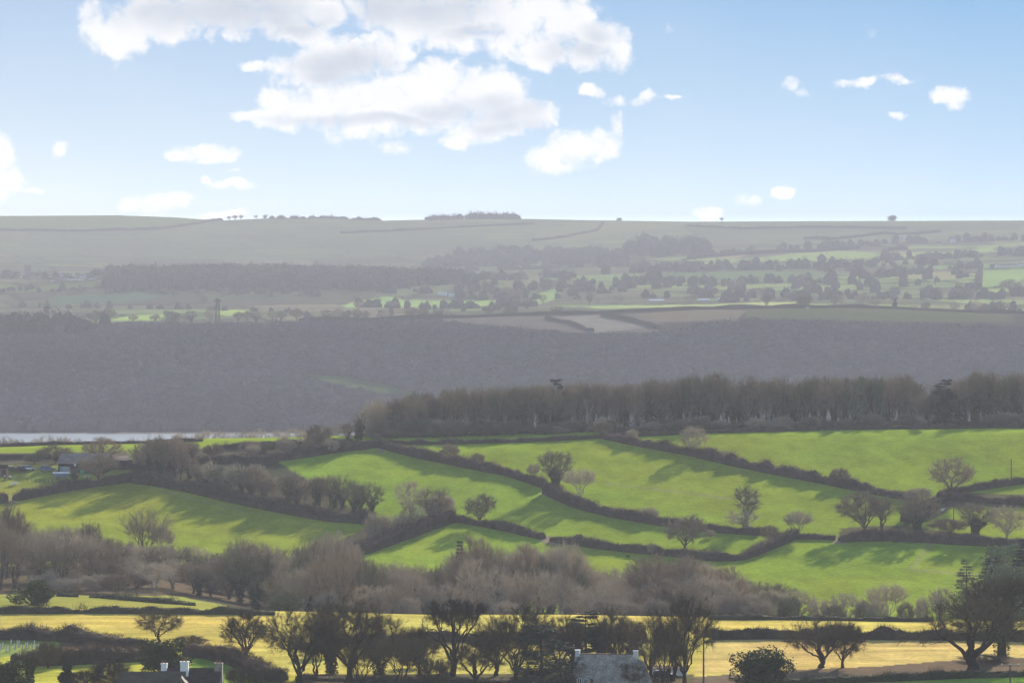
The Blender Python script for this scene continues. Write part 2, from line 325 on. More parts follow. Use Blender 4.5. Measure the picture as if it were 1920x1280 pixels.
def build_ground():
    us = np.concatenate([np.linspace(-6200, -500, 40), np.arange(-460, -60, 20), np.arange(-60, 1984, 4), np.arange(2000, 2400, 20), np.linspace(2440, 8200, 30)])
    Ds = np.concatenate([np.arange(-300, 640, 20), np.arange(640, 1310, 1.6), np.arange(1310, 2900, 25), np.arange(2900, 3860, 6), np.arange(3860, 8760, 12), np.arange(8760, 9801, 130)])
    Uu, DD = np.meshgrid(us, Ds); s = (Uu - CX) / F_PX
    X = s * np.maximum(DD, 150.0); Y = DD
    Z = ground_z(X, Y)
    px, py = project(np.stack([X, Y, Z], -1))
    c = np.zeros(X.shape + (3,))
    n1 = fbm(X / 60, Y / 60, 5); n2 = fbm(X / 400 + 5, Y / 400, 9); n3 = fbm(X / 9, Y / 9, 31)
    c[:] = (.15, .20, .05)
    hill = (Y > 812) & (Y < 1400); c[hill] = GRASS
    c[(Y >= 1275) & (Y < 2300) & (px > 640)] = (.06, .055, .035); c[(Y >= 1290) & (Y < 2300) & (px <= 640)] = (.12, .15, .05)
    c[(Y >= 2250) & (Y < 2955)] = (.20, .17, .14)
    c[(Y >= 2955) & (Y < 3820)] = (.045, .040, .035)
    far = Y >= 3820
    fc = np.array([.085, .095, .055]) * (0.75 + .6 * n2)[..., None] + (n1 - .5)[..., None] * np.array([.03, .02, .02])
    c[far] = fc[far]
    hi = (Y > 7400) & (Y < 8760); c[hi] = (np.array([.155, .18, .085]) * (0.85 + .35 * n1)[..., None])[hi]
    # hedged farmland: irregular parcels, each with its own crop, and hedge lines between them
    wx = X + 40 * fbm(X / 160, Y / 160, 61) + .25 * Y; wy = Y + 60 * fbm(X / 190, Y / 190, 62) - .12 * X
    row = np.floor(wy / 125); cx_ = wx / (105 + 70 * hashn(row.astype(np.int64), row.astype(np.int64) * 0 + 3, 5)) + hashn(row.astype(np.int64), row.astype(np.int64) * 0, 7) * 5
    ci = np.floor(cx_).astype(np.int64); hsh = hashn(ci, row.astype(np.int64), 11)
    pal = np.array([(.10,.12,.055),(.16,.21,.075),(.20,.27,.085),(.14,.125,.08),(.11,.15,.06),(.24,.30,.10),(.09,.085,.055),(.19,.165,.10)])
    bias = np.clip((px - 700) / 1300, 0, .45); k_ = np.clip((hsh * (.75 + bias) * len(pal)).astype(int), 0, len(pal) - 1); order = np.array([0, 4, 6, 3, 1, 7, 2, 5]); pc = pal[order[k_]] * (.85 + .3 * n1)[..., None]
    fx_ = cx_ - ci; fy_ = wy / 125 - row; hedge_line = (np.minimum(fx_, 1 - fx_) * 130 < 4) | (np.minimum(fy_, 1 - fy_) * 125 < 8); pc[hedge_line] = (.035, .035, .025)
    fm = (Y >= 3830) & (Y < 8480); dull = (n2 < .40)[..., None]; pc = np.where(dull, pc * .5 + .5 * np.array([.09, .09, .06]), pc); c[fm] = pc[fm]  # dull noise patches put cloud-like shade into the field colours
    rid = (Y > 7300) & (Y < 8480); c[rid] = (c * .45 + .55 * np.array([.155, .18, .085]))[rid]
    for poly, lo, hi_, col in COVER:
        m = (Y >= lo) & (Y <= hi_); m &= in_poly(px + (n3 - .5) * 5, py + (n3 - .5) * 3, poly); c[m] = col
    for poly, col in FAR:
        m = (Y >= 2955); m &= in_poly(px + (n3 - .5) * 6, py + (n3 - .5) * 3, poly); c[m] = col
    yel = np.clip((n1 - .45) * 2, -.6, 1)[..., None] * np.array([.05, .01, .002])
    near = Y < 1400; c[near] = (c + yel * .6)[near]
    # wheel marks across the lower right field, poached ground under hedges
    for x0, y0, x1, y1 in ((1762,1000,1712,1068),(1754,1000,1703,1068),(1716,1068,1840,1078),(300,920,470,960),(1130,905,1420,940)):
        dx, dy = x1 - x0, y1 - y0; t = np.clip(((px - x0) * dx + (py - y0) * dy) / (dx * dx + dy * dy), 0, 1); dist = np.hypot(px - x0 - t * dx, py - y0 - t * dy); mm = (dist < 2.2) & (Y > 985) & (Y < 1290); c[mm] = c[mm] * .6 + np.array([.26, .22, .14]) * .4
    wear = fbm(X / 26 + 8, Y / 34, 91, 4); wm = (Y > 640) & (Y < 1290); w_ = np.clip((wear - .56) * 5, 0, 1)[..., None] * .35; c[wm] = (c * (1 - w_) + c * np.array([1.25, .98, 1.1]) * w_)[wm]
    w_ = np.clip((.42 - wear) * 5, 0, 1)[..., None] * .5; c[wm] = (c * (1 - w_) + c * np.array([.72, .85, .9]) * w_)[wm]
    st = fbm(X / 24 + 2, Y / 2.6, 55, 4); nm = (Y > 640) & (Y < 812) & (c[..., 0] > .35); c[nm] = (c * (.62 + .76 * st)[..., None])[nm]; c[nm] *= np.array([1, .97, .9])
    # grazed and trodden variation
    c *= (.86 + .28 * fbm(X / 14 + 3, Y / 22, 41))[..., None]
    c = np.clip(c, .01, .8)
    nr, nc = X.shape; idx = np.arange(nr * nc).reshape(nr, nc)
    V = np.stack([X, Y, Z], -1).reshape(-1, 3); C = c.reshape(-1, 3)
    def part(name, r0, r1):
        sub = idx[r0:r1 + 1]; a = np.stack([sub[:-1, :-1], sub[:-1, 1:], sub[1:, 1:], sub[1:, :-1]], -1).reshape(-1, 4) - r0 * nc
        me = mesh_np(name, V[r0 * nc:(r1 + 1) * nc], a, C[r0 * nc:(r1 + 1) * nc], True, [M_GROUND])
        return obj(name, me)
    k = int(np.searchsorted(Ds, 2650))
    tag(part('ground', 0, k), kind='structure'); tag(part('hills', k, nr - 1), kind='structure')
def ground_material():
    m = bpy.data.materials.new('turf_and_soil'); m.use_nodes = True; nt = m.node_tree; N = nt.nodes; L = nt.links
    b = N['Principled BSDF']; b.inputs['Roughness'].default_value = 1; b.inputs['Specular IOR Level'].default_value = 0.0
    a = N.new('ShaderNodeAttribute'); a.attribute_name = 'cover'; tc = N.new('ShaderNodeTexCoord'); src = a.outputs['Color']
    def mul(src, fac):
        x = N.new('ShaderNodeVectorMath'); x.operation = 'SCALE'; L.new(src, x.inputs[0]); L.new(fac, x.inputs['Scale']); return x.outputs[0]
    for sc, am, st in ((.9, .16, (1, 1, 1)), (.22, .14, (1, .5, 1)), (.045, .10, (1, 1, 1)), (2.6, .14, (1, .6, 1))):
        mp = N.new('ShaderNodeMapping'); mp.inputs['Scale'].default_value = st; L.new(tc.outputs['Object'], mp.inputs[0])
        n = N.new('ShaderNodeTexNoise'); n.inputs['Scale'].default_value = sc; n.inputs['Detail'].default_value = 3; L.new(mp.outputs[0], n.inputs['Vector'])
        r = N.new('ShaderNodeMapRange'); r.inputs[1].default_value = .3; r.inputs[2].default_value = .7; r.inputs[3].default_value = 1 - am; r.inputs[4].default_value = 1 + am
        L.new(n.outputs['Fac'], r.inputs[0]); src = mul(src, r.outputs[0])
    # drill and mowing lines
    mp = N.new('ShaderNodeMapping'); mp.inputs['Rotation'].default_value = (0, 0, math.radians(72)); L.new(tc.outputs['Object'], mp.inputs[0])
    w = N.new('ShaderNodeTexWave'); w.inputs['Scale'].default_value = .11; w.inputs['Distortion'].default_value = 2.5; w.inputs['Detail'].default_value = 2; w.inputs['Detail Scale'].default_value = .3; L.new(mp.outputs[0], w.inputs['Vector'])
    r = N.new('ShaderNodeMapRange'); r.inputs[3].default_value = .93; r.inputs[4].default_value = 1.05; L.new(w.outputs['Fac'], r.inputs[0]); src = mul(src, r.outputs[0])
    L.new(src, b.inputs['Base Color'])
    bn = N.new('ShaderNodeTexNoise'); bn.inputs['Scale'].default_value = 1.4; bn.inputs['Detail'].default_value = 5; L.new(tc.outputs['Object'], bn.inputs['Vector'])
    bp = N.new('ShaderNodeBump'); bp.inputs['Strength'].default_value = .35; bp.inputs['Distance'].default_value = .25; L.new(bn.outputs['Fac'], bp.inputs['Height']); L.new(bp.outputs[0], b.inputs['Normal'])
    return m
M_GROUND = ground_material()
build_ground()

# river
M_WATER = mat('water_surface', (.13, .135, .14), .4, noise=(.02, .1), spec=.6)
def build_water():
    xs = np.linspace(-1900, 1900, 60); ys = np.linspace(2280, 3010, 30); Xg, Yg = np.meshgrid(xs, ys)
    V = np.stack([Xg, Yg, np.full(Xg.shape, 0.0)], -1).reshape(-1, 3); i = np.arange(len(V)).reshape(30, 60)
    f = np.stack([i[:-1, :-1], i[:-1, 1:], i[1:, 1:], i[1:, :-1]], -1).reshape(-1, 4)
    nt = M_WATER.node_tree; b = nt.nodes['Principled BSDF']; tc = nt.nodes.new('ShaderNodeTexCoord'); n = nt.nodes.new('ShaderNodeTexNoise'); n.inputs['Scale'].default_value = .35; n.inputs['Detail'].default_value = 4
    nt.links.new(tc.outputs['Object'], n.inputs['Vector']); bp = nt.nodes.new('ShaderNodeBump'); bp.inputs['Strength'].default_value = .8; bp.inputs['Distance'].default_value = .5
    nt.links.new(n.outputs['Fac'], bp.inputs['Height']); nt.links.new(bp.outputs[0], b.inputs['Normal'])
    tag(obj('river', mesh_np('river', V, f, mats=[M_WATER])), kind='structure')
build_water()


# ---------------------------------------------------------------- plants: materials
M_BARK = mat('bark', (.085, .068, .052), .95, noise=(1.5, .3), spec=.05)
M_BARK2 = mat('pale_bark', (.30, .28, .23), .95, noise=(1.5, .3), spec=.05)
M_TWIG = mat('bare_twigs', (.25, .20, .135), .95, spec=.05, var=.25)
M_TWIGR = mat('reddish_twigs', (.285, .215, .145), .95, spec=.05, var=.2)
M_TWIGG = mat('olive_twigs', (.17, .16, .09), .95, spec=.05, var=.2)
M_TWIGP = mat('pale_twigs', (.42, .34, .25), .95, spec=.05, var=.2)
M_TWIGD = mat('dark_twigs', (.045, .035, .02), .95, spec=.05, var=.2)
M_TWIGN = mat('winter_twigs_near', (.100, .078, .042), .95, spec=.05, var=.35)  # twigs darkened in colour for near trees, offsetting the haze in front
M_BARKN = mat('darkened_near_bark', (.030, .024, .016), .95, noise=(1.5, .3), spec=.05)  # bark copy darkened in colour against the haze on near trees
M_PALEG = mat('hazy_evergreen', (.17, .19, .11), .9, noise=(.5, .35), spec=.02)  # leaf colour paled in imitation of haze
M_IVY = mat('ivy_leaves', (.060, .078, .024), .9, noise=(.8, .35), spec=.05, var=.2)
M_EVER = mat('evergreen_leaves', (.038, .058, .020), .9, noise=(.6, .4), spec=.05, var=.2)
M_NEEDLE = mat('conifer_needles', (.030, .045, .028), .8, noise=(.6, .4), spec=.1, var=.2)
M_HEDGE = mat('hedge_stems', (.1, .1, .1), .95, attr=True, noise=(.5, .25), spec=.02)

def norm(v): return v / np.maximum(np.linalg.norm(v, axis=-1, keepdims=True), 1e-9)
def tube(P, R, sides=5):
    """P (n,3) centre line, R (n,) radii -> verts, quads"""
    P = np.asarray(P, float); n = len(P); t = np.zeros_like(P); t[1:-1] = P[2:] - P[:-2]; t[0] = P[1] - P[0]; t[-1] = P[-1] - P[-2]; t = norm(t)
    ref = np.where(np.abs(t[:, 2:3]) > .9, [[1., 0, 0]], [[0, 0, 1.]]); a = norm(np.cross(t, ref)); b = np.cross(t, a)
    ang = np.linspace(0, 2 * np.pi, sides, endpoint=False)
    V = P[:, None] + R[:, None, None] * (a[:, None] * np.cos(ang)[None, :, None] + b[:, None] * np.sin(ang)[None, :, None])
    i = np.arange(n * sides).reshape(n, sides); j = np.roll(i, -1, 1)
    return V.reshape(-1, 3), np.stack([i[:-1], j[:-1], j[1:], i[1:]], -1).reshape(-1, 4)
class Bag:
    def __init__(s): s.v = []; s.q = []; s.t = []; s.c = []; s.n = 0
    def add(s, v, f, col=None):
        v = np.asarray(v, float).reshape(-1, 3); f = np.asarray(f)
        (s.q if f.shape[1] == 4 else s.t).append(f + s.n); s.v.append(v); s.n += len(v)
        if col is not None: s.c.append(np.broadcast_to(np.asarray(col, float), (len(v), 3)))
    def mesh(s, name, mats, smooth=False):
        fs = ([np.concatenate(s.q)] if s.q else []) + ([np.concatenate(s.t)] if s.t else [])
        return mesh_np(name, np.concatenate(s.v), fs, np.concatenate(s.c) if s.c else None, smooth, mats)
def blades(P, D, Ln, Wd, rng):
    """thin triangles from points P along D"""
    n = len(P); r = rng.normal(size=(n, 3)); side = norm(np.cross(D, r)) * (Wd / 2)[:, None]
    V = np.stack([P - side, P + side, P + D * Ln[:, None]], 1).reshape(-1, 3)
    return V, np.arange(3 * n).reshape(n, 3)
def leaves(P, size, rng, up=.3):
    n = len(P); a = norm(rng.normal(size=(n, 3))); b = norm(np.cross(a, rng.normal(size=(n, 3)))); s = (size * rng.uniform(.6, 1.3, n))[:, None]
    V = np.stack([P - a * s, P - b * s * .6, P + a * s, P + b * s * .6], 1).reshape(-1, 3)
    return V, np.arange(4 * n).reshape(n, 4)

def tree_proto(seed, H, env, trunk=.25, rad=.3, nt=260, twig=1.1, tw=.025, per=20, up=.25, wig=.22, stems=1, limbs=5, low=0, ivy=0, mats=(None, None)):
    """env: list of (x,y,z,rx,ry,rz) ellipsoids (fractions of H) the crown fills; returns dict of part meshes, in metres"""
    rng = np.random.default_rng(seed); T = Bag(); segs = []
    tips = []
    tot = sum(e[3] * e[4] * e[5] for e in env)
    for e in env:
        k = max(6, int(nt * e[3] * e[4] * e[5] / tot)); d = norm(rng.normal(size=(k, 3))) * (rng.uniform(.12, 1, k) ** .42)[:, None]
        tips.append((np.array(e[:3]) + d * np.array(e[3:])) * H)
    tips = np.concatenate(tips); tips = tips[tips[:, 2] > .06 * H]
    def seg(a, b, ra, rb, n):
        L = np.linalg.norm(b - a); k = 3 if L > .8 else 2
        pts = [a + (b - a) * i / (k) for i in range(k + 1)]
        for i in range(1, k): pts[i] = pts[i] + rng.normal(size=3) * L * .06
        sides = 7 if ra > .12 else (5 if ra > .05 else 3)
        v, f = tube(np.array(pts), np.linspace(ra, rb, k + 1), sides); T.add(v, f)
        segs.append((a, b, n, ra))
    def grow(pos, d, tp, r, dep):
        n = len(tp)
        c = tp.mean(0); v = c - pos; L = np.linalg.norm(v)
        if n <= 1 or dep > 13 or L < .3:
            for q in tp: seg(pos, q, min(r, .03), .008, 1)
            return
        step = L * rng.uniform(.30, .46)
        nd = v / L + .4 * d + rng.normal(size=3) * wig; nd /= np.linalg.norm(nd)
        q = pos + nd * step; r2 = max(.012, r * .86); seg(pos, q, r, r2, n)
        ax = norm(np.cross(nd, rng.normal(size=3)))
        rel = norm(tp - q)
        if n > 4:
            cv = np.cov(rel.T); w, ev = np.linalg.eigh(cv); ax = ev[:, -1] + rng.normal(size=3) * .25
        s = rel @ ax; o = np.argsort(s); cut = int(np.clip(n * rng.uniform(.3, .7), 1, n - 1))
        for part in (o[:cut], o[cut:]):
            grow(q, nd, tp[part], max(.012, r2 * (len(part) / n) ** .42), dep + 1)
    if stems == 1:
        top = np.array([rng.normal() * .02, rng.normal() * .02, trunk]) * H
        rr = rad
        v, f = tube(np.array([[0, 0, -.35], [0, 0, .0], [0, 0, .06 * H], top * .6, top]), np.array([rr * 1.5, rr * 1.35, rr * 1.0, rr * .9, rr * .85]), 9); T.add(v, f)
        segs.append((np.zeros(3), top, 999, rr))
        az = np.mod(np.arctan2(tips[:, 1], tips[:, 0]) + rng.uniform(0, 6.28), 6.2832); rad_ = np.hypot(tips[:, 0], tips[:, 1]); hub = rad_ < np.quantile(rad_, .28); lab = np.where(hub, 0, 1 + (az / 6.2832 * limbs).astype(int))
        for k in range(limbs + 1):
            tp = tips[lab == k]
            if len(tp) < 2: continue
            c = tp.mean(0) - top; dd = norm(c[None])[0]; start = top * (1 if k == 0 else rng.uniform(.72, 1)); nd = norm((dd + [0, 0, .25])[None])[0]
            q = start + nd * np.linalg.norm(c) * .22; r = rr * .95 * (len(tp) / len(tips)) ** .42; seg(start, q, r * 1.1, r, 99); grow(q, nd, tp, r, 1)
    else:
        ang = np.arctan2(tips[:, 1], tips[:, 0]) + rng.uniform(0, 6.28); ang = np.mod(ang, 6.283); lab = (ang / 6.2832 * stems).astype(int)
        for k in range(stems):
            tp = tips[lab == k]
            if len(tp) < 2: continue
            a = tp.mean(0) * [1, 1, 0]; a = a / (np.linalg.norm(a) + 1e-6); b = a * .12 * rad * 3
            q = np.array([*(a[:2] * .05 * H * trunk * 3), trunk * H]) + rng.normal(size=3) * .2; r = rad * (len(tp) / len(tips)) ** .45
            seg(b - [0, 0, .35], q, r, r * .85, 99); grow(q, norm(q - b), tp, r * .85, 0)
    # twigs on the fine branches
    C = Bag(); A = np.array([s[0] for s in segs]); B = np.array([s[1] for s in segs]); nn = np.array([s[2] for s in segs])
    fine = nn <= 5; A, B, nn = A[fine], B[fine], nn[fine]
    k = per; m = len(A); t = rng.uniform(.15, 1.0, (m, k)); P = A[:, None] + (B - A)[:, None] * t[..., None]
    cen = tips.mean(0) * [1, 1, .75]
    d = norm(norm(B - A)[:, None] * .55 + norm(P - cen) * .35 + rng.normal(size=(m, k, 3)) * .48 + np.array([0, 0, up]))
    P = P.reshape(-1, 3); d = d.reshape(-1, 3); n = len(P); ln = twig * rng.uniform(.5, 1.25, n); wd = tw * rng.uniform(.7, 1.2, n)
    v, f = blades(P, d, ln, wd, rng); C.add(v, f)
    for fr in (.35, .6):
        P2 = P + d * (ln * fr)[:, None]; d2 = norm(d + rng.normal(size=(n, 3)) * .6 + [0, 0, up * .6]); v, f = blades(P2, d2, ln * .55, wd * .7, rng); C.add(v, f)
    if low:     # short shoots on the trunk and base
        n = low; P = np.stack([rng.normal(size=n) * .05 * H, rng.normal(size=n) * .05 * H, rng.uniform(0, .35, n) * H], -1); d = norm(rng.normal(size=(n, 3)) + [0, 0, .5]); v, f = blades(P, d, np.full(n, 1.3), np.full(n, tw), rng); C.add(v, f)
    parts = {'trunk': T.mesh('trunk', [mats[0]], True), 'crown': C.mesh('crown', [mats[1]])}
    if ivy:
        S = [s for s in segs if s[2] > nt * .10]; I = Bag(); W = np.array([np.linalg.norm(s[1] - s[0]) for s in S]); pick = rng.choice(len(S), ivy, p=W / W.sum())
        a = np.array([S[i][0] for i in pick]); b = np.array([S[i][1] for i in pick]); r = np.array([S[i][3] for i in pick])
        P = a + (b - a) * rng.uniform(0, 1, (ivy, 1)) + norm(rng.normal(size=(ivy, 3))) * (r + .55 * rng.uniform(.3, 1, ivy) ** .6)[:, None]
        v, f = leaves(P, .20, rng); I.add(v, f); parts['ivy'] = I.mesh('ivy', [M_IVY])
    return parts

def bush_proto(seed, H, Wd, n=5000, leaf=.22, lumps=26, m=None, stalk=True, cone=False):
    rng = np.random.default_rng(seed); C = Bag()
    z = rng.uniform(.12, .86, lumps) * H; a = rng.uniform(0, 6.283, lumps)
    prof = np.sqrt(np.clip(1 - ((z / H - .38) / .62) ** 2, .02, 1)) if not cone else (1 - z / H) * 1.05 + .08
    rr = Wd / 2 * prof * rng.uniform(.35, .85, lumps); L = np.stack([rr * np.cos(a), rr * np.sin(a), z], -1); R = rng.uniform(.13, .26, lumps) * Wd
    R = np.minimum(R, Wd * .2 * (prof + .35))
    pick = rng.integers(0, lumps, n); d = norm(rng.normal(size=(n, 3))); P = L[pick] + d * (R[pick] * rng.uniform(.55, 1.12, n) ** .5)[:, None] * [1, 1, .85]
    P[:, 2] = np.maximum(P[:, 2], .05); v, f = leaves(P, leaf, rng); C.add(v, f)
    # shoots that stand out of the outline
    k = n // 14; q = rng.integers(0, n, k); v, f = leaves(P[q] + d[q] * .35 + [0, 0, .15], leaf * .8, rng); C.add(v, f)
    T = Bag()
    for i in range(lumps):
        b = np.array([rng.normal() * .1, rng.normal() * .1, -.2]); v, f = tube(np.array([b, (b + L[i]) / 2 + rng.normal(size=3) * .15, L[i]]), np.array([.09, .06, .03]), 4); T.add(v, f)
    return {'trunk': T.mesh('trunk', [M_BARK], True), 'crown': C.mesh('crown', [m or M_EVER])}

def conifer_proto(seed, H, Wd, layers=16, dens=1.0, flat=.15, bare=.12, irregular=.3, m=None, topw=.08):
    """central stem with tiers of branches carrying needle sprays; flat>0 lifts tips, irregular breaks the cone"""
    rng = np.random.default_rng(seed); T = Bag(); C = Bag()
    v, f = tube(np.array([[0, 0, -.3], [0, 0, H * .3], [rng.normal() * .1, 0, H * .7], [0, 0, H * .98]]), np.array([.32, .24, .13, .03]), 7); T.add(v, f)
    for i in range(layers):
        fz = bare + (1 - bare) * (i + .5) / layers; z0 = fz * H; k = rng.integers(4, 7)
        for j in range(k):
            a = rng.uniform(0, 6.283); L = Wd / 2 * ((1 - fz) * (1 - topw) + topw) ** .8 * rng.uniform(1 - irregular, 1 + irregular * .6)
            d = np.array([math.cos(a), math.sin(a), 0]); p0 = np.array([0, 0, z0]); p1 = p0 + d * L * .5 + [0, 0, L * (flat - .12)]; p2 = p0 + d * L + [0, 0, L * flat]
            v, f = tube(np.array([p0, p1, p2]), np.array([.07, .045, .015]), 3); T.add(v, f)
            n = int(70 * dens * max(.3, L / 2.5)); t = rng.uniform(.18, 1.03, n) ** .8; P = p0 + (p2 - p0) * t[:, None]; P = P + rng.normal(size=(n, 3)) * [.1, .1, .07] * L + np.cross(d, [0, 0, 1]) * (rng.normal(size=n) * .22 * L * t)[:, None]
            dd = norm(d * .8 + rng.normal(size=(n, 3)) * [.5, .5, .22]); v, f = blades(P, dd, rng.uniform(.45, .95, n), rng.uniform(.12, .24, n), rng); C.add(v, f)
    return {'trunk': T.mesh('trunk', [M_BARK], True), 'crown': C.mesh('crown', [m or M_NEEDLE])}

def place(proto, name, loc, H, Wd, base, label=None, cat='tree', group=None, rz=None, lean=0):
    """a new thing (Empty) at loc with copies of the proto's parts; base=(H0,W0) the proto's size"""
    e = obj(name, None, loc=tuple(loc)); sh_, sw = H / base[0], Wd / base[1]
    e.scale = (sw, sw, sh_); e.rotation_euler = (0, lean, random.uniform(0, 6.283) if rz is None else rz)
    tag(e, label, cat, group); e.empty_display_size = .3
    for k, me in proto.items(): obj(k, me, parent=e)
    return e
random.seed(11)

# prototypes -------------------------------------------------------------- (each 12 m tall unless noted)
PR = {}
def proto(key, base, **kw): PR[key] = (kw, base)
def get(key):
    p = PR[key]
    if isinstance(p[0], dict) and 'seed' in p[0]:
        kw = dict(p[0]); fn = kw.pop('fn', tree_proto); parts = fn(**kw)
        v = np.concatenate([_co(parts[k]) for k in parts]); v = v[v[:, 2] > .5]
        PR[key] = (parts, (float(np.quantile(v[:, 2], .992)), 2 * float(np.quantile(np.abs(v[:, 0]), .975))))
    return PR[key]
proto('oak1', (12, 13), seed=1, H=12, env=[(0, 0, .62, .46, .46, .34), (.28, .05, .48, .24, .24, .2), (-.3, 0, .5, .24, .24, .2)], trunk=.14, rad=.42, nt=300, twig=.9, tw=.03, per=20, wig=.3, mats=(M_BARK, M_TWIG))
proto('oak2', (12, 13), seed=2, H=12, env=[(0, 0, .64, .5, .5, .33), (.1, .1, .5, .4, .4, .2)], trunk=.13, rad=.4, nt=320, twig=.8, tw=.027, per=20, wig=.26, mats=(M_BARK, M_TWIGG))
proto('oak3', (12, 13), seed=3, H=12, env=[(-.05, 0, .7, .38, .38, .26), (.2, 0, .5, .3, .3, .22), (-.28, .1, .45, .22, .22, .16)], trunk=.16, rad=.42, nt=300, twig=.9, tw=.03, per=20, wig=.32, mats=(M_BARK, M_TWIGR))
proto('flat_oak', (12, 14), seed=4, H=12, env=[(0, 0, .88, .46, .46, .10), (0, 0, .76, .36, .36, .12), (.42, 0, .52, .16, .2, .1), (-.44, 0, .5, .16, .2, .1), (-.46, 0, .3, .12, .14, .06)], trunk=.24, rad=.5, nt=300, twig=.75, tw=.035, per=20, wig=.36, mats=(M_BARK, M_TWIGD))
proto('big_oak', (12, 19), seed=5, H=12, env=[(.02, 0, .66, .52, .52, .32), (-.55, 0, .34, .24, .26, .12), (.52, 0, .5, .28, .28, .2), (0, 0, .5, .4, .4, .2)], trunk=.13, rad=.62, nt=520, twig=.75, tw=.027, per=18, wig=.27, mats=(M_BARK, M_TWIG))
proto('gnarl_oak', (12, 12), seed=6, H=12, env=[(0, 0, .84, .46, .46, .15), (.26, 0, .66, .24, .24, .14), (-.24, 0, .7, .2, .2, .12)], trunk=.34, rad=.6, nt=260, twig=.8, tw=.03, per=18, wig=.42, ivy=2600, mats=(M_BARK, M_TWIGR))
proto('round1', (12, 11), seed=7, H=12, env=[(0, 0, .6, .44, .44, .38)], trunk=.13, rad=.32, nt=260, twig=1.0, tw=.036, per=20, mats=(M_BARK, M_TWIG))
proto('round2', (12, 11), seed=8, H=12, env=[(0, 0, .62, .42, .42, .37)], trunk=.15, rad=.3, nt=260, twig=1.0, tw=.027, per=20, mats=(M_BARK, M_TWIGR))
proto('round3', (12, 11), seed=9, H=12, env=[(0, 0, .58, .44, .44, .4)], trunk=.16, rad=.3, nt=260, twig=1.0, tw=.027, per=20, up=.4, mats=(M_BARK2, M_TWIGP))
proto('vase1', (12, 10), seed=10, H=12, env=[(0, 0, .72, .42, .42, .28), (0, 0, .5, .26, .26, .2)], trunk=.07, rad=.34, nt=240, twig=1.4, tw=.025, per=10, up=.8, wig=.12, stems=7, low=120, mats=(M_BARK, M_TWIG))
proto('vase2', (12, 10), seed=11, H=12, env=[(0, 0, .7, .42, .42, .3)], trunk=.06, rad=.3, nt=240, twig=1.2, tw=.025, per=18, up=.6, wig=.16, stems=6, low=150, mats=(M_BARK2, M_TWIGP))
for i in range(6):
    proto('tall%d' % i, (15, 6.5), seed=20 + i, H=15, env=[(0, 0, .64, .13 + .02 * (i % 3), .14, .35), (.05, 0, .78, .10, .12, .2)], trunk=.2, rad=.24 + .02 * i, nt=120, twig=1.15, tw=.03, per=14, up=1.0, wig=.16, limbs=3, ivy=(900 if i == 3 else 0), mats=((M_BARK, M_BARK2, M_BARK)[i % 3], (M_TWIG, M_TWIGR, M_TWIGG, M_TWIG, M_TWIG, M_TWIGR)[i]))
for i in range(6):
    proto('wood%d' % i, (13, 9), seed=40 + i, H=13, env=[(0, 0, .62, .30 + .02 * i, .34, .36), (.1 - .04 * i, 0, .4, .2, .2, .2)], trunk=.16, rad=.33, nt=230, twig=1.15, tw=.027, per=12, up=.5, wig=.2, stems=(1, 3, 1, 2, 1, 3)[i], low=90, ivy=(1500 if i in (1, 4) else 0), mats=((M_BARK2, M_BARK, M_BARK)[i % 3], (M_TWIGP, M_TWIG, M_TWIGR, M_TWIGP, M_TWIGG, M_TWIGR)[i]))
proto('ivy1', (12, 9), seed=60, H=12, env=[(0, 0, .64, .36, .36, .34)], trunk=.2, rad=.34, nt=180, twig=1.0, tw=.036, per=16, ivy=4200, mats=(M_BARK, M_TWIG))
proto('ivy2', (12, 6), seed=61, H=12, env=[(0, 0, .7, .2, .2, .28), (.12, 0, .5, .16, .16, .14)], trunk=.3, rad=.3, nt=60, twig=.8, tw=.027, per=8, ivy=5200, mats=(M_BARK, M_TWIG))
proto('shrub1', (5, 6), seed=70, H=5, env=[(0, 0, .55, .56, .56, .45)], trunk=.05, rad=.12, nt=220, twig=.8, tw=.022, per=20, up=.7, stems=7, mats=(M_BARK2, M_TWIGP))
proto('shrub2', (5, 6), seed=71, H=5, env=[(0, 0, .55, .56, .56, .45)], trunk=.05, rad=.12, nt=220, twig=.8, tw=.025, per=20, up=.6, stems=6, mats=(M_BARK, M_TWIGR))
proto('shrub3', (5, 6), seed=72, H=5, env=[(0, 0, .55, .56, .56, .45)], trunk=.05, rad=.12, nt=200, twig=.8, tw=.022, per=20, up=.6, stems=6, mats=(M_BARK, M_TWIGG))
proto('holly1', (7, 7.5), seed=80, H=7, fn=bush_proto, Wd=7.5, n=9000, leaf=.17, lumps=34)
proto('holly2', (7, 7.5), seed=81, H=7, fn=bush_proto, Wd=7.5, n=7000, leaf=.2, lumps=26, m=M_IVY)
proto('yew', (8, 4), seed=82, H=8, fn=bush_proto, Wd=4, n=5000, leaf=.2, lumps=26, cone=True)
proto('cedar', (12, 10), seed=85, H=12, fn=conifer_proto, Wd=10, layers=11, dens=1.5, flat=.06, bare=.1, irregular=.5, topw=.3)
proto('ragged_fir', (12, 8), seed=86, H=12, fn=conifer_proto, Wd=8, layers=15, dens=1.7, flat=.1, bare=.05, irregular=.6, topw=.25)
proto('spruce', (14, 7), seed=87, H=14, fn=conifer_proto, Wd=7, layers=22, dens=1.1, flat=-.12, bare=.06, irregular=.3)
proto('larch', (14, 8), seed=88, H=14, fn=conifer_proto, Wd=8, layers=20, dens=.55, flat=-.02, bare=.1, irregular=.35, m=M_TWIGG)
proto('pine', (12, 9), seed=89, H=12, fn=bush_proto, Wd=9, n=2800, leaf=.28, lumps=24, m=M_PALEG)

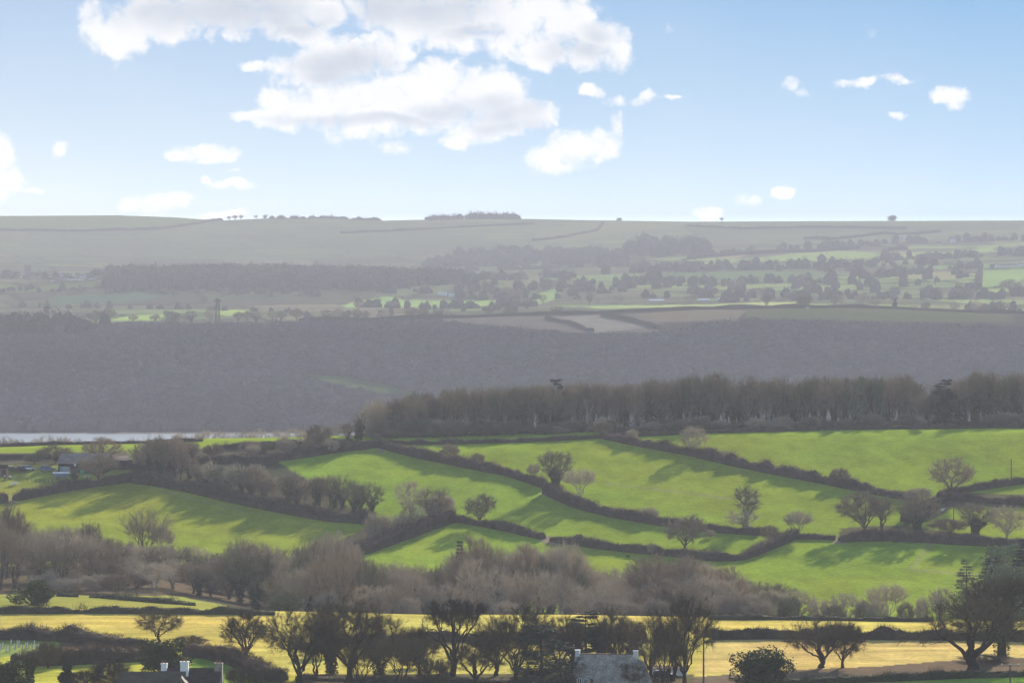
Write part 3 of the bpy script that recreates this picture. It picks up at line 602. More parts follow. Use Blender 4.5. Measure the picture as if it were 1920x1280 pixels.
def _co(me):
    a = np.empty(len(me.vertices) * 3, np.float32); me.vertices.foreach_get('co', a); return a.reshape(-1, 3)
def near_of(key):
    k = key + '_near'
    if k not in PR:
        parts, base = get(key); q = {}
        for n_, me in parts.items():
            m2 = me.copy(); m = me.materials[0]
            if m in (M_BARK, M_BARK2): m2.materials[0] = M_BARKN
            elif m in (M_TWIG, M_TWIGR, M_TWIGP, M_TWIGG): m2.materials[0] = M_TWIGN
            q[n_] = m2
        PR[k] = (q, base)
    return k
def pxm(p): return math.hypot(p[0], p[1]) / F_PX      # metres per photo pixel at p
def tree_at(key, x, y, h, w, label=None, name='bare_tree', cat='tree', group=None, band=HILL, rz=None, lean=0):
    p = at(x, y, *band); s = pxm(p); pr, base = get(key); p[2] -= .1
    return place(pr, name, p, h * s, w * s, base, label, cat, group, rz, lean)

# ---------------------------------------------------------------- hedges
def hedge(pts, band, hpx, label, name='hedge', wid=2.0, col=(.075, .058, .042), top=(.20, .13, .10), dens=1.0, green=0.0, seed=0, cat='hedge', group=None, ragged=.6):
    """a hedge following the ground through photo positions pts (its foot); hpx its height in photo pixels"""
    rng = np.random.default_rng(500 + seed); G = np.array([at(x, y, *band) for x, y in pts])
    d = np.r_[0, np.cumsum(np.linalg.norm(np.diff(G[:, :2], axis=0), axis=1))]; n = max(3, int(d[-1] / .8)); s = np.linspace(0, d[-1], n)
    X = np.interp(s, d, G[:, 0]); Y = np.interp(s, d, G[:, 1])
    if n > 12:
        k = np.ones(7) / 7; X[3:-3] = np.convolve(X, k, 'valid'); Y[3:-3] = np.convolve(Y, k, 'valid')
    Z = ground_z(X, Y); hp = np.interp(s, d, hpx if isinstance(hpx, (list, tuple)) else [hpx] * len(pts)); H = hp * Y / F_PX
    H = H * (1 + ragged * (fbm(s / 4.5, s * 0 + seed * 3.1, 7, 3) - .5) * 2); t = np.stack([np.gradient(X), np.gradient(Y)], -1); t = norm(t); nx, ny = -t[:, 1], t[:, 0]
    Wl = wid * (1 + .4 * (fbm(s / 5, s * 0 + 9 + seed, 8) - .5)); Bg = Bag()
    prof = [(-.5, -.15), (-.52, .3), (-.42, .68), (-.18, .86), (.18, .87), (.42, .68), (.52, .3), (.5, -.15)]; m = len(prof)
    V = np.zeros((n, m, 3)); Cc = np.zeros((n, m, 3))
    for j, (a, b) in enumerate(prof):
        jx = rng.normal(size=n) * .10; jz = rng.normal(size=n) * .07
        V[:, j, 0] = X + nx * (a * Wl + jx); V[:, j, 1] = Y + ny * (a * Wl + jx); V[:, j, 2] = Z + (b * H if b > 0 else b) + jz * H * (b > .2)
        g = fbm(s / 3, s * 0 + j + seed, 21)[:, None]; Cc[:, j] = np.array(col) * (.7 + .6 * g) * (1 - green) + np.array([.035, .055, .02]) * green
    i = np.arange(n * m).reshape(n, m); Bg.add(V.reshape(-1, 3), np.stack([i[:-1, :-1], i[:-1, 1:], i[1:, 1:], i[1:, :-1]], -1).reshape(-1, 4), None); Bg.c.append(Cc.reshape(-1, 3))
    e0 = i[0][::-1]; e1 = i[-1]; 
    for e in (e0, e1):
        Bg.q.append(np.array([[e[0], e[1], e[6], e[7]], [e[1], e[2], e[5], e[6]], [e[2], e[3], e[4], e[5]]]))
    k = int(d[-1] * 90 * dens * max(.6, wid / 2)); q = rng.uniform(0, n - 1.001, k); q0 = q.astype(int); fr = q - q0
    L = lambda A: A[q0] * (1 - fr) + A[q0 + 1] * fr
    off = rng.uniform(-.52, .52, k); hh = rng.uniform(.1, .92, k) ** .7; hh = np.minimum(hh, 1.0 - np.abs(off) * .35); W_ = L(Wl); Hk = L(H)
    edge = rng.random(k) < .45; off = np.where(edge, np.sign(off) * .5, off)
    P = np.stack([L(X) + L(nx) * off * W_, L(Y) + L(ny) * off * W_, L(Z) + hh * Hk], -1)
    D = norm(np.stack([L(nx) * off * 1.3, L(ny) * off * 1.3, np.full(k, .9)], -1) + rng.normal(size=(k, 3)) * .42)
    v, f = blades(P, D, rng.uniform(.35, 1.0, k) * np.clip(Hk * .45, .4, 1.6), rng.uniform(.04, .10, k), rng)
    for _ in range(int(d[-1] / 11 * min(1.5, ragged * 2))):      # shoots and saplings breaking the top line
        a = rng.uniform(0, n - 1.001); ia = int(a); m_ = int(rng.integers(25, 80)); sz = rng.uniform(.5, 1.5); base = np.array([X[ia], Y[ia], Z[ia] + H[ia] * .7])
        Q = base + rng.normal(size=(m_, 3)) * [.45 * sz, .45 * sz, .3 * sz]; dq = norm(rng.normal(size=(m_, 3)) * .35 + [0, 0, 1]); vq, fq = blades(Q, dq, rng.uniform(.6, 1.5, m_) * sz, rng.uniform(.04, .08, m_), rng); Bg.add(vq, fq); Bg.c.append(np.repeat(np.array(top) * rng.uniform(.5, 1.1, (m_, 1)), 3, 0))
    up = np.clip((hh - .45) * 2.2, 0, 1)[:, None]; pat = fbm(L(s) / 7, L(s) * 0 + 40 + seed, 33)[:, None]  # upper blades blend towards the lighter top colour, as if sunlit
    cc = (np.array(col) * (1 - up * pat * 1.5) + np.array(top) * up * pat * 1.5) * rng.uniform(.6, 1.4, (k, 1)); gm = (rng.random((k, 1)) < green + .06); cc = np.where(gm, np.array([.045, .065, .02]) * rng.uniform(.6, 1.5, (k, 1)), cc)
    Bg.add(v, f); Bg.c.append(np.repeat(np.clip(cc, .01, .5), 3, 0))
    return tag(obj(name, Bg.mesh(name, [M_HEDGE])), label, cat, group)

# ---------------------------------------------------------------- hedges of the hillside and the foreground
RB, RT = (.10, .07, .055), (.32, .19, .145)  # RT: lighter reddish top colour, imitating sun on the hedge tops
def H_(pts, h, label, seed, band=HILL, **kw): return hedge(pts, band, h, label, seed=seed, **kw)
G_HILL, G_NEAR = 'clipped hedges between the green hillside fields', 'dark hedges around the golden field'
H_([(26,938),(80,928),(130,918),(190,909),(256,901)], 17, 'dark hedge below the farmyard at the far left, ending at the field gap', 1, group=G_HILL, top=(.13,.09,.07))
H_([(-30,944),(-10,943),(12,941)], 16, 'short end of hedge at the left edge beyond the field gap', 2, group=G_HILL)
H_([(256,904),(330,913),(430,938),(520,957),(620,975),(700,981)], 20, 'long overgrown hedge running down from the barn under the tree belt', 3, group=G_HILL, wid=4, green=.1)
H_([(632,1046),(680,1036),(740,1014),(800,992),(842,978)], 22, 'steep overgrown hedge along the left of the small lower field', 4, group=G_HILL, wid=4)
H_([(470,870),(560,859),(640,845),(712,838)], 15, 'brown hedge along the top of the central field left of the copse', 5, group=G_HILL, top=(.17,.11,.085))
H_([(716,839),(755,850),(800,861),(900,881),(960,893),(1022,915)], 17, 'reddish hedge running down from the copse corner to the two hedge trees', 6, group=G_HILL, top=RT)
H_([(1022,925),(1080,951),(1150,969),(1230,983),(1330,996),(1428,1003)], [24,20,18,18,18,16], 'long reddish hedge across the middle from the two hedge trees to the bushy corner', 7, group=G_HILL, top=RT)
H_([(842,975),(870,980),(900,985),(960,997),(1018,1010)], [14,17,16,16,16], 'hedge along the top of the small lower field, left of the trodden gap', 8, group=G_HILL, top=(.17,.11,.085))
H_([(1034,1014),(1130,1029),(1240,1040),(1340,1051),(1388,1050),(1425,1037),(1455,1024),(1492,1007)], [14,16,16,15,14,18,20,18], 'thick hedge from the trodden gap curving up to the lone bare bush', 9, group=G_HILL, top=RT)
H_([(1132,822),(1200,836),(1290,852),(1400,877),(1500,897),(1580,913),(1650,927),(1712,938)], [10,15,17,18,18,16,17,12], 'long diagonal hedge from the copse down to the right-hand lane', 10, group=G_HILL, top=RT, wid=2.4)
H_([(700,833),(800,833),(900,831),(1000,827),(1130,821),(1290,813),(1500,807),(1700,804),(1880,802),(1960,803)], [10,9,8,8,9,8,8,8,9,9], 'low dark hedge bank along the foot of the copse', 11, group=G_HILL, top=(.10,.075,.06), green=.15)
H_([(1765,929),(1840,917),(1900,908),(1960,902)], 13, 'hedge rising to the right edge beside the round oak', 12, group=G_HILL)
H_([(1758,936),(1830,941),(1960,948)], 14, 'reddish lane hedge below the round oak at the right edge', 13, group=G_HILL, top=(.26,.14,.10))
H_([(1700,978),(1722,964),(1745,950),(1762,940)], [16,17,14,12], 'short steep hedge dropping from the lane to the ivy-clad tree', 14, group=G_HILL, top=(.19,.12,.09), wid=3)
H_([(1494,1009),(1530,1010),(1568,1011)], 11, 'short clipped hedge between the bare bush and the field gap', 15, group=G_HILL)
H_([(1576,1015),(1640,1011),(1700,1013),(1800,1020),(1880,1022),(1960,1029)], [13,18,17,16,15,15], 'hedge bank above the shadowed field at the lower right', 16, group=G_HILL, wid=3, top=(.17,.11,.09))
H_([(-40,862),(60,858),(130,860)], 10, 'low farmyard hedge behind the parked vehicles', 17, group=G_HILL)
H_([(250,884),(330,872),(400,868),(470,866)], 14, 'scrubby hedge beside the barn under the tall trees', 18, group=G_HILL, wid=4)
H_([(-40,838),(100,834),(250,831),(380,827)], 6, 'thin far hedge on the skyline field left of the barn trees', 19, BACK, group=G_HILL, wid=1.6)
H_([(400,842),(480,838),(560,834),(660,828)], 9, 'pale reedy hedge behind the brown hedge left of the copse', 20, BACK, group=G_HILL, top=(.28,.24,.15))
H_([(-30,1149),(120,1149),(300,1150),(420,1151),(515,1152)], [12,12,12,13,8], 'straight hedge along the far edge of the golden field at the left', 30, NEAR, group=G_NEAR, green=.35, top=(.15,.09,.06))
H_([(1330,1161),(1450,1161),(1600,1163),(1748,1165)], 9, 'thin clipped hedge along the far edge of the golden field at the right', 31, NEAR, group=G_NEAR, green=.3, top=(.08,.065,.04))
H_([(-40,1197),(60,1197),(130,1201),(200,1207),(262,1213)], [27,26,25,20,14], 'tall reddish scrub hedge between the golden and green fields at the left', 32, NEAR, group=G_NEAR, wid=4, top=(.20,.11,.08))
H_([(640,1207),(800,1203),(960,1202),(1100,1200),(1210,1199)], [20,20,20,19,18], 'dark hedge crossing behind the tall foreground oaks', 33, NEAR, group=G_NEAR, col=(.06,.045,.035), top=(.09,.065,.045))
H_([(1335,1198),(1450,1197),(1600,1198),(1760,1199),(1950,1203)], [22,22,22,22,20], 'long dark hedge between the two golden strips at the right', 34, NEAR, group=G_NEAR, col=(.06,.045,.035), top=(.09,.065,.045), green=.1)
H_([(20,1247),(100,1245),(180,1242),(250,1238),(300,1232)], [22,27,27,22,18], 'dark curving hedge below the green field at the left', 35, NEAR, group=G_NEAR, wid=4, top=(.17,.10,.06))
H_([(355,1228),(400,1233),(440,1244),(480,1260),(520,1275)], [20,25,24,22,18], 'red-brown hedge curving down beside the white chimneys', 36, NEAR, group=G_NEAR, wid=3.5, top=(.27,.14,.09))
H_([(1450,1284),(1600,1279),(1760,1272),(1950,1266)], [14,13,12,12], 'dark evergreen hedge above the green field at the lower right corner', 37, NEAR, group=G_NEAR, green=.55, col=(.045,.04,.03), top=(.08,.07,.04))
H_([(1075,1290),(1130,1284),(1210,1284)], [16,20,18], 'dark evergreen garden hedge in front of the stone cottage', 38, NEAR, group=G_NEAR, green=1.0, wid=2.5)
H_([(110,1117),(140,1119)], 9, 'short low grey-green bank left of the field gap', 40, LEFTLOW, group='low banks of the meadow at the left', green=.5, wid=1.6, top=(.12,.12,.06))
H_([(172,1120),(230,1124),(300,1130),(360,1135)], [8,9,9,7], 'low mossy bank across the meadow below the wood', 41, LEFTLOW, group='low banks of the meadow at the left', green=.5, wid=1.6, top=(.12,.12,.06))
H_([(560,1272),(700,1276),(860,1279),(1040,1280)], [9,9,9,9], 'brambly undergrowth at the foot of the tall foreground oaks', 42, NEAR, group=G_NEAR, wid=4, top=(.16,.10,.05))

# ---------------------------------------------------------------- single trees
NG = 'bare trees standing in the foreground'
def N_(key, x, y, h, w, label, **kw): return tree_at(near_of(key), x, y, h, w, label, band=NEAR, group=kw.pop('group', NG), **kw)
N_('round2', 298, 1203, 60, 84, 'small round bare tree alone in front of the golden field at the left', rz=.4)
N_('oak3', 462, 1238, 92, 104, 'dark bare oak at the left end of the foreground tree line', rz=1.2)
N_('oak2', 560, 1281, 140, 134, 'broad olive-tinged bare tree between the dark oak and the tall foreground oaks', rz=.2)
N_('ivy1', 622, 1262, 132, 100, 'ivy-trunked bare oak left of centre with a thick dark trunk', rz=2.0)
N_('oak1', 655, 1278, 158, 150, 'tall crooked foreground oak with a high spreading crown left of the flat-topped one', rz=2.9)
N_('vase1', 676, 1290, 96, 90, 'many-stemmed bare tree under the tall crooked oak', rz=.3)
N_('vase2', 745, 1290, 100, 110, 'wide many-stemmed bare thicket tree left of the flat-topped oak', rz=1.1)
N_('flat_oak', 848, 1275, 152, 152, 'flat-topped dark oak, tallest in the foreground centre', rz=.1)
N_('shrub3', 815, 1290, 60, 62, 'small bare fruit tree below the flat-topped oak')
N_('oak3', 893, 1286, 88, 112, 'low bare tree with crooked limbs right of the flat-topped oak', rz=.8)
N_('round1', 968, 1283, 148, 124, 'rounded bare tree just left of the dark cedar', rz=2.2)
N_('cedar', 1016, 1291, 120, 112, 'dark evergreen cedar with layered branches left of the stone cottage', name='cedar_tree')
N_('ragged_fir', 1099, 1252, 106, 84, 'ragged dark fir rising behind the cottage', name='fir_tree')
N_('tall1', 1142, 1250, 112, 74, 'slim bare tree just right of the ragged fir', rz=.7)
N_('ivy2', 1126, 1250, 92, 50, 'ivy-smothered trunk between the ragged fir and the slim tree')
N_('tall3', 1180, 1250, 90, 66, 'bare tree standing behind the cottage roof', rz=1.7)
N_('wood2', 1217, 1278, 128, 82, 'upright bare tree close to the right-hand chimney', rz=2.5)
N_('vase1', 1243, 1292, 110, 82, 'many-stemmed bare tree right of the cottage', rz=2.0)
N_('round1', 1284, 1288, 168, 116, 'tall bare tree beside the lamp-topped pole', rz=1.0)
N_('oak2', 1541, 1251, 92, 134, 'round-headed bare oak standing in the golden field at the right', rz=1.4)
N_('round1', 1581, 1251, 82, 84, 'slimmer bare tree touching the round-headed oak on its right', rz=2.6)
N_('big_oak', 1827, 1254, 140, 262, 'huge spreading bare oak in the lower right corner', rz=0.0)
N_('gnarl_oak', 1880, 1234, 152, 144, 'gnarled ivy-clad oak with reddish crown behind the huge spreading oak', rz=.6)
G_EV = 'evergreen shrubs of the foreground gardens'
N_('holly1', 1430, 1296, 80, 104, 'large rounded holly bush right of the cottage', name='holly_bush', cat='bush', group=G_EV)
N_('holly2', 312, 1262, 64, 92, 'dark spreading evergreen behind the white chimneys', name='evergreen_bush', cat='bush', group=G_EV)
N_('yew', 124, 1288, 46, 32, 'small dark conifer at the lower left', name='yew_tree', group=G_EV)
N_('ivy2', 56, 1284, 72, 40, 'ivy-covered trunk with a few twigs at the lower left', rz=1)
N_('shrub3', 90, 1252, 50, 46, 'thin sprawling sapling above the small dark conifer', name='sapling')
N_('holly2', 12, 1294, 56, 84, 'pale grey-green bush in the lower left corner', name='evergreen_bush', cat='bush', group=G_EV)
for k, x, y, h, w, l in [('wood1',712,1268,118,96,'twin-stemmed bare tree behind the gap left of the flat-topped oak'),('round1',786,1266,92,90,'low dense bare tree close against the left of the flat-topped oak'),('oak2',930,1266,112,100,'olive bare tree filling the gap right of the crooked low tree'),('round2',1050,1266,112,84,'bare tree between the cedar and the ragged fir'),
    ('tall4',1072,1262,100,50,'narrow bare tree touching the left chimney'),('wood2',1162,1262,104,66,'bare tree rising behind the middle of the cottage roof'),('tall1',1262,1276,124,62,'narrow bare tree just left of the tall one by the lamp-topped pole'),('wood5',590,1268,104,80,'bare tree squeezed between the olive-tinged one and the ivy-trunked oak'),('wood1',1186,1292,52,46,'small bare tree in front of the right part of the cottage roof')]:
    N_(k, x, y, h, w, l)
for x, y, h, w, l, k in [(205,1292,54,78,'bare garden shrub left of the house roof','shrub2'),(160,1293,40,52,'low bare shrub beside the small dark conifer','shrub3'),(185,1262,10,20,'small clump of scrub on the bright field edge','shrub2'),
        (452,1290,40,60,'bare scrub right of the house with brick chimney','shrub2'),(505,1291,40,70,'brown bare scrub right of the red-brown hedge','shrub3'),(380,1293,20,60,'greenish bush against the brick chimney','shrub3'),
        (1060,1292,34,44,'bare shrub between the cedar and the cottage','shrub2'),(770,1252,30,52,'bare bush among the foreground trunks','shrub2'),(355,1212,22,60,'reddish scrub behind the dark evergreen','shrub2'),(600,1232,34,56,'bare scrub between the ivy-trunked oak and the olive tree','shrub3'),(1850,1240,14,90,'brambly scrub at the foot of the gnarled oak','shrub2')]:
    N_(k, x, y, h, w, l, name='shrub', cat='shrub', group='bare shrubs in the foreground')
tree_at('holly2', 60, 1134, 46, 74, 'dark evergreen at the left edge of the wood beyond the golden field', name='evergreen_bush', cat='bush', band=LEFTLOW, group=G_EV)

HG = 'bare trees in the hillside hedges'
def T_(key, x, y, h, w, label, **kw): return tree_at(key, x, y, h, w, label, band=kw.pop('band', HILL), group=kw.pop('group', HG), **kw)
T_('round2', 1786, 934, 76, 80, 'round oak standing at the bend of the lane hedge at the right', rz=.3)
T_('round3', 1302, 853, 54, 50, 'small bare tree on the diagonal hedge near the copse', rz=1)
T_('tall4', 1402, 990, 80, 52, 'tall narrow bare tree on the long middle hedge', rz=2)
T_('wood0', 1392, 992, 36, 60, 'low bushy tree at the foot of the tall narrow tree')
T_('round1', 1622, 1001, 80, 90, 'broad bare tree, left one of the pair above the shadowed field', rz=.5)
T_('tall0', 1656, 998, 66, 50, 'slender bare tree, right one of the pair above the shadowed field')
T_('ivy1', 1722, 1001, 72, 74, 'ivy-clad tree beside the steep short hedge', rz=1.6)
T_('ivy1', 1828, 1006, 62, 72, 'leaning ivy-clad tree in the lane meadow', rz=.5, lean=.12)
T_('round3', 1890, 1014, 66, 62, 'bare tree nearest the right edge above the shadowed field', rz=2.1)
T_('round1', 1285, 1034, 68, 78, 'round bare tree standing on the thick curving hedge', rz=2.4)
T_('vase2', 1498, 1008, 50, 52, 'pale bare bush at the corner of the middle hedges', name='bare_bush', cat='bush')
T_('shrub2', 1443, 1014, 30, 36, 'dense round bush below the corner of the middle hedges', name='bare_bush', cat='bush')
T_('ivy1', 1041, 924, 78, 60, 'taller ivy-stemmed tree at the meeting of the two central hedges', rz=.2)
T_('vase2', 1085, 938, 60, 58, 'lower bare tree right of the ivy-stemmed one on the central hedge', rz=.9)
T_('round1', 900, 984, 58, 56, 'small leaning tree on the hedge of the small lower field', rz=1.9, lean=.08)
T_('wood3', 770, 976, 76, 56, 'upright bare tree at the top of the steep overgrown hedge', rz=.3)
T_('wood1', 813, 980, 68, 58, 'twin-stemmed bare tree right of the upright one on the steep hedge', rz=2)
for x, y, h, w, l in [(843,862,30,34,'round bush on the reddish hedge below the copse corner'),(895,873,24,28,'smaller round bush further down the reddish hedge'),(1000,893,24,24,'small bush left of the two central trees'),(1575,909,32,36,'reddish round bush on the diagonal hedge'),
        (1358,864,20,22,'tiny bush on the diagonal hedge just below the small tree'),(1218,978,28,34,'pale bush on the long middle hedge'),(1724,940,26,50,'bushy clump where the diagonal hedge meets the lane'),(1130,815,26,34,'reddish bush at the top of the diagonal hedge'),(1185,830,26,22,'small bush between the copse and the diagonal hedge'),
        (1332,1008,16,18,'small sapling in the strip above the thick curving hedge'),(1222,1040,22,16,'spindly sapling on the thick curving hedge'),(1780,998,26,70,'reddish scrub beside the meadow pole')]:
    T_('shrub2' if 'redd' in l else 'shrub1', x, y, h, w, l, name='bush', cat='bush', group='bushes growing out of the hillside hedges')
T_('ivy2', 672, 833, 62, 38, 'ivy-clad twin trunk at the left end of the copse')
T_('tall5', 652, 836, 46, 30, 'thin bare tree beside the ivy-clad twin trunk')
T_('round1', 600, 840, 44, 48, 'bare tree behind the brown hedge left of the copse', band=BACK)
T_('round3', 575, 838, 30, 40, 'pale small tree behind the brown hedge', band=BACK)
T_('vase1', 272, 1050, 96, 88, 'big many-stemmed tree standing above the wood against the left field', rz=.4)
T_('vase2', 303, 1052, 66, 44, 'smaller many-stemmed tree at the right foot of the big one')
T_('round1', 184, 903, 52, 70, 'bare tree in front of the barn roof', rz=1.3)
T_('ivy2', 140, 908, 30, 22, 'ivy-covered stump beside the parked trailer', name='ivy_stump')
T_('round1', 105, 868, 34, 62, 'bare tree behind the farmyard left of the barn', rz=.3); T_('shrub3', 62, 869, 20, 34, 'small bare tree behind the parked vehicles')
T_('round2', 190, 872, 52, 72, 'wide bare tree behind the barn roof', band=HILL, rz=2.2)
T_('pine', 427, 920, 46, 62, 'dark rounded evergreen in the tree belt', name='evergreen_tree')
T_('round3', 480, 920, 50, 46, 'pale round bare tree right of the dark evergreen', rz=1)
# belt along the overgrown hedge
GB = 'bare trees of the belt below the barn'
r = random.Random(5)
for i in range(30):
    t = i / 29; x = 262 + 430 * t + r.uniform(-8, 8); yb = float(np.interp(x, [255,330,430,520,620,700], [896,905,925,945,962,972])) - r.uniform(0, 14)
    top = float(np.interp(x, [255,280,330,345,380,450,500,540,600,640,700], [820,812,815,850,862,868,893,885,893,888,905])) + r.uniform(-3, 16)
    T_(r.choice(['wood0','wood1','wood3','wood4','tall3','wood5','wood2']), x, yb, max(26, yb - top), r.uniform(32, 48), 'bare tree in the belt running down from the barn', group=GB)
for i in range(12):
    x = 268 + r.uniform(0, 110); yb = 884 - r.uniform(0, 22); top = 816 + r.uniform(0, 18)
    T_(r.choice(['wood1','wood4','tall1','tall3','wood0']), x, yb, yb - top, r.uniform(34, 48), 'bare tree in the dense clump right of the barn', group='bare trees of the clump right of the barn')
for i in range(14):
    t = r.random(); x = 640 + 200 * t; yb = 1044 - 66 * t - r.uniform(2, 10)
    T_(r.choice(['wood3','wood0','shrub1','wood5']), x, yb, r.uniform(34, 62) - 10 * t, r.uniform(30, 42), 'bare tree along the steep overgrown hedge', group='bare trees of the steep overgrown hedge')
for i in range(12):
    x = 395 + r.uniform(0, 255); yb = 846 + r.uniform(0, 14) - (x - 395) * .04
    T_(r.choice(['shrub1','shrub2','shrub3']), x, yb, r.uniform(16, 30), r.uniform(26, 44), 'brown scrub behind the hedge left of the copse', name='scrub_bush', cat='bush', group='scrub left of the copse')

def X_(px, D): return (px - CX) / F_PX * D
def tree_xy(key, x, D, top, wpx, label, name='bare_tree', cat='tree', group=None, hmin=7, hmax=21):
    X = (x - CX) / F_PX * D; z = float(ground_z(X, D)); h = min(hmax, max(hmin, z_of(top, D) - z)); pr, base = get(key)
    return place(pr, name, (X, D, z - .1), h, wpx * D / F_PX, base, label, cat, group)

# the copse on the brow
COPTOP = [(660,778),(690,752),(720,745),(760,738),(800,733),(840,727),(880,724),(930,722),(980,716),(1040,716),(1100,712),(1150,716),(1200,710),(1260,706),(1330,700),(1380,710),(1460,708),(1520,704),(1600,706),(1640,706),(1680,698),(1703,700),(1722,722),(1742,738),(1760,714),(1800,704),(1850,697),(1900,696),(1960,700)]
G1 = 'trees of the copse on the brow'
r = random.Random(9); n = 0
for row in range(4):
    x = 690 + row * 6
    while x < 1965:
        D = 1000 + (1140 - float(np.interp(x, [700,800,900,1000,1130,1290,1900], [827,826,825,822,816,807,800]))) * .75 + 38 + row * 10 + r.uniform(-3, 3)
        top = float(np.interp(x, *zip(*COPTOP))) + abs(r.gauss(0, 15)) - (7 if r.random() < .08 else 0) + (0, 2, 0, 4)[row]
        key = r.choice(['tall0','tall1','tall2','tall3','tall4','tall5','tall0','wood2']) if x > 760 else r.choice(['wood0','wood1','wood4','tall4'])
        tree_xy(key, x, D, top, r.uniform(26, 42), 'tall bare tree packed in the dense copse on the brow', name='copse_tree', group=G1, hmin=6); n += 1
        x += r.uniform(11, 26)
for x, top, k, w, l in [(1043,712,'ragged_fir',34,'dark fir poking out of the copse left of its middle'),(905,728,'ivy2',18,'slim dark ivy-wrapped tree in the left part of the copse'),(1470,704,'ivy2',20,'ivy-wrapped tree top in the middle of the copse'),(1610,706,'pine',30,'dark round pine top in the right part of the copse'),(1648,708,'pine',22,'smaller dark pine top just right of the round one'),
        (1772,712,'ragged_fir',48,'dark pine at the left side of the gap in the copse'),(1345,700,'round1',70,'widest bare crown rising above the copse'),(833,732,'ivy2',14,'broken dark stem near the left end of the copse')]:
    tree_xy(k, x, 1288 + r.uniform(-4, 3), top, w, l, name='copse_tree' if k in ('ivy2', 'round1') else 'conifer', group=G1)
for i in range(150):
    x = r.uniform(690, 1950); D = 1000 + (1140 - float(np.interp(x, [700,800,900,1000,1130,1290,1900], [829,828,827,824,818,809,802]))) * .75 + r.uniform(22, 44)
    tree_xy(r.choice(['shrub1','shrub2','shrub3']), x, D, float(np.interp(x, [700,1930], [798,782])) + r.uniform(-12, 14), r.uniform(26, 48), 'low bare undergrowth bush at the foot of the copse', name='undergrowth_bush', cat='bush', group='undergrowth at the foot of the copse', hmin=1.5, hmax=6)

# the wood in the dip beyond the golden field
WTOP = [(-40,950),(0,958),(25,965),(50,990),(100,985),(170,985),(200,1005),(240,1010),(300,1020),(330,1022),(400,1045),(430,1015),(470,1000),(500,1018),(530,1035),(560,1012),(600,1000),(630,985),(660,1000),(690,1050),(720,1052),(760,1048),(800,1056),(840,1050),(870,1012),(910,1008),(945,1030),(980,1022),(1040,1024),(1080,1050),(1120,1058),(1170,1068),(1200,1048),(1260,1042),(1330,1052),(1380,1072),(1400,1095),(1440,1115),(1465,1128)]
G2 = 'trees of the wood in the dip'
r = random.Random(21)
for row, (D0, step, dy) in enumerate([(995, 28, 0), (960, 28, 4), (925, 30, 16), (888, 36, 34)]):
    x = -40 + row * 9
    while x < 1466:
        D = D0 + r.uniform(-10, 10)
        if x < 500 and D0 < 900: x += 30; continue
        if x < 560: D += (45, 45, 35, 30)[row]
        top = float(np.interp(x, *zip(*WTOP))) + dy + abs(r.gauss(0, 10))
        key = r.choice(['wood0','wood1','wood2','wood3','wood4','wood5','wood0','wood3','tall1','round3','vase2'])
        if x < 560 and r.random() < .25: key = 'vase1'
        tree_xy(key, x, D, top, r.uniform(48, 82), 'bare tree in the wood filling the dip beyond the golden field', name='bare_tree', group=G2, hmin=6)
        x += step * r.uniform(.65, 1.3)
for x, D, top, w, k, l in [(888,925,1006,84,'round2','big round reddish tree in the middle of the dip wood'),(985,930,1020,80,'round2','second round reddish tree right of the big one in the dip wood'),(1062,930,1018,84,'vase2','pale open tree against the bright field above the dip wood'),(1222,925,1040,88,'round2','tall reddish tree at the start of the right-hand clump'),
        (1290,925,1044,100,'round2','broadest reddish tree of the right-hand clump'),(1362,930,1062,84,'round2','reddish tree at the sloping end of the right-hand clump'),(1440,915,1112,60,'shrub2','low reddish tree where the wood tails off'),(668,930,1048,24,'ivy2','dark ivy-topped stem sticking out of the dip wood'),
        (372,955,1068,46,'ivy1','ivy-clad tree with forked trunk at the edge of the meadow'),(480,940,1084,34,'ivy2','small ivy-clad tree on the edge of the dip wood'),(1030,905,1082,36,'ivy2','ivy-clad stem at the front of the dip wood'),(775,905,1080,20,'ivy2','thin ivy-clad trunk at the front of the dip wood'),(862,950,1015,34,'spruce','narrow conifer left of the big round reddish tree'),
        (1325,900,1096,40,'ivy2','ivy-clad tree in front of the right-hand clump'),(822,948,1056,16,'ivy2','dark stub of an ivy-clad trunk above the dip wood'),(168,1000,980,42,'ivy1','dark-crowned tree in the wood against the left field'),(12,1010,950,76,'round1','round bare tree at the left edge above the wood')]:
    tree_xy(k, x, D, top, w, l, name='conifer' if k == 'spruce' else 'bare_tree', group=G2, hmax=24)
for x, D, top, w, k in [(1500,925,1106,66,'round3'),(1482,915,1118,44,'shrub3'),(1540,920,1124,44,'shrub1'),(1590,920,1112,70,'round3'),(1622,915,1126,40,'shrub2'),(1662,925,1094,72,'vase2'),(1645,912,1124,40,'shrub1'),(1700,915,1128,36,'shrub2'),(1730,915,1118,26,'shrub1'),(1760,920,1110,36,'wood3'),(1565,912,1132,44,'shrub2')]:
    tree_xy(k, x, D, top, w, 'grey bare tree in the straggling row below the shadowed field', group='straggling row below the shadowed field', hmin=3)
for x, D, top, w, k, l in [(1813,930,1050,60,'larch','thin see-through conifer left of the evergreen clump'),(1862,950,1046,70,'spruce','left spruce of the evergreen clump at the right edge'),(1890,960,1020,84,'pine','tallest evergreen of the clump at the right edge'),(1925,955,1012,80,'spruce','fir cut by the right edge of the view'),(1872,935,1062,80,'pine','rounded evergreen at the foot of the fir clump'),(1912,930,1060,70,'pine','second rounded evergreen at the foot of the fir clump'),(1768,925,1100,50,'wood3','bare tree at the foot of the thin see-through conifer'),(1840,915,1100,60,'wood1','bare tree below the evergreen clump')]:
    tree_xy(k, x, D, top, w, l, name='conifer' if k in ('larch','spruce','ragged_fir') else 'tree', group='evergreen clump at the right edge', hmax=24)
r = random.Random(77)
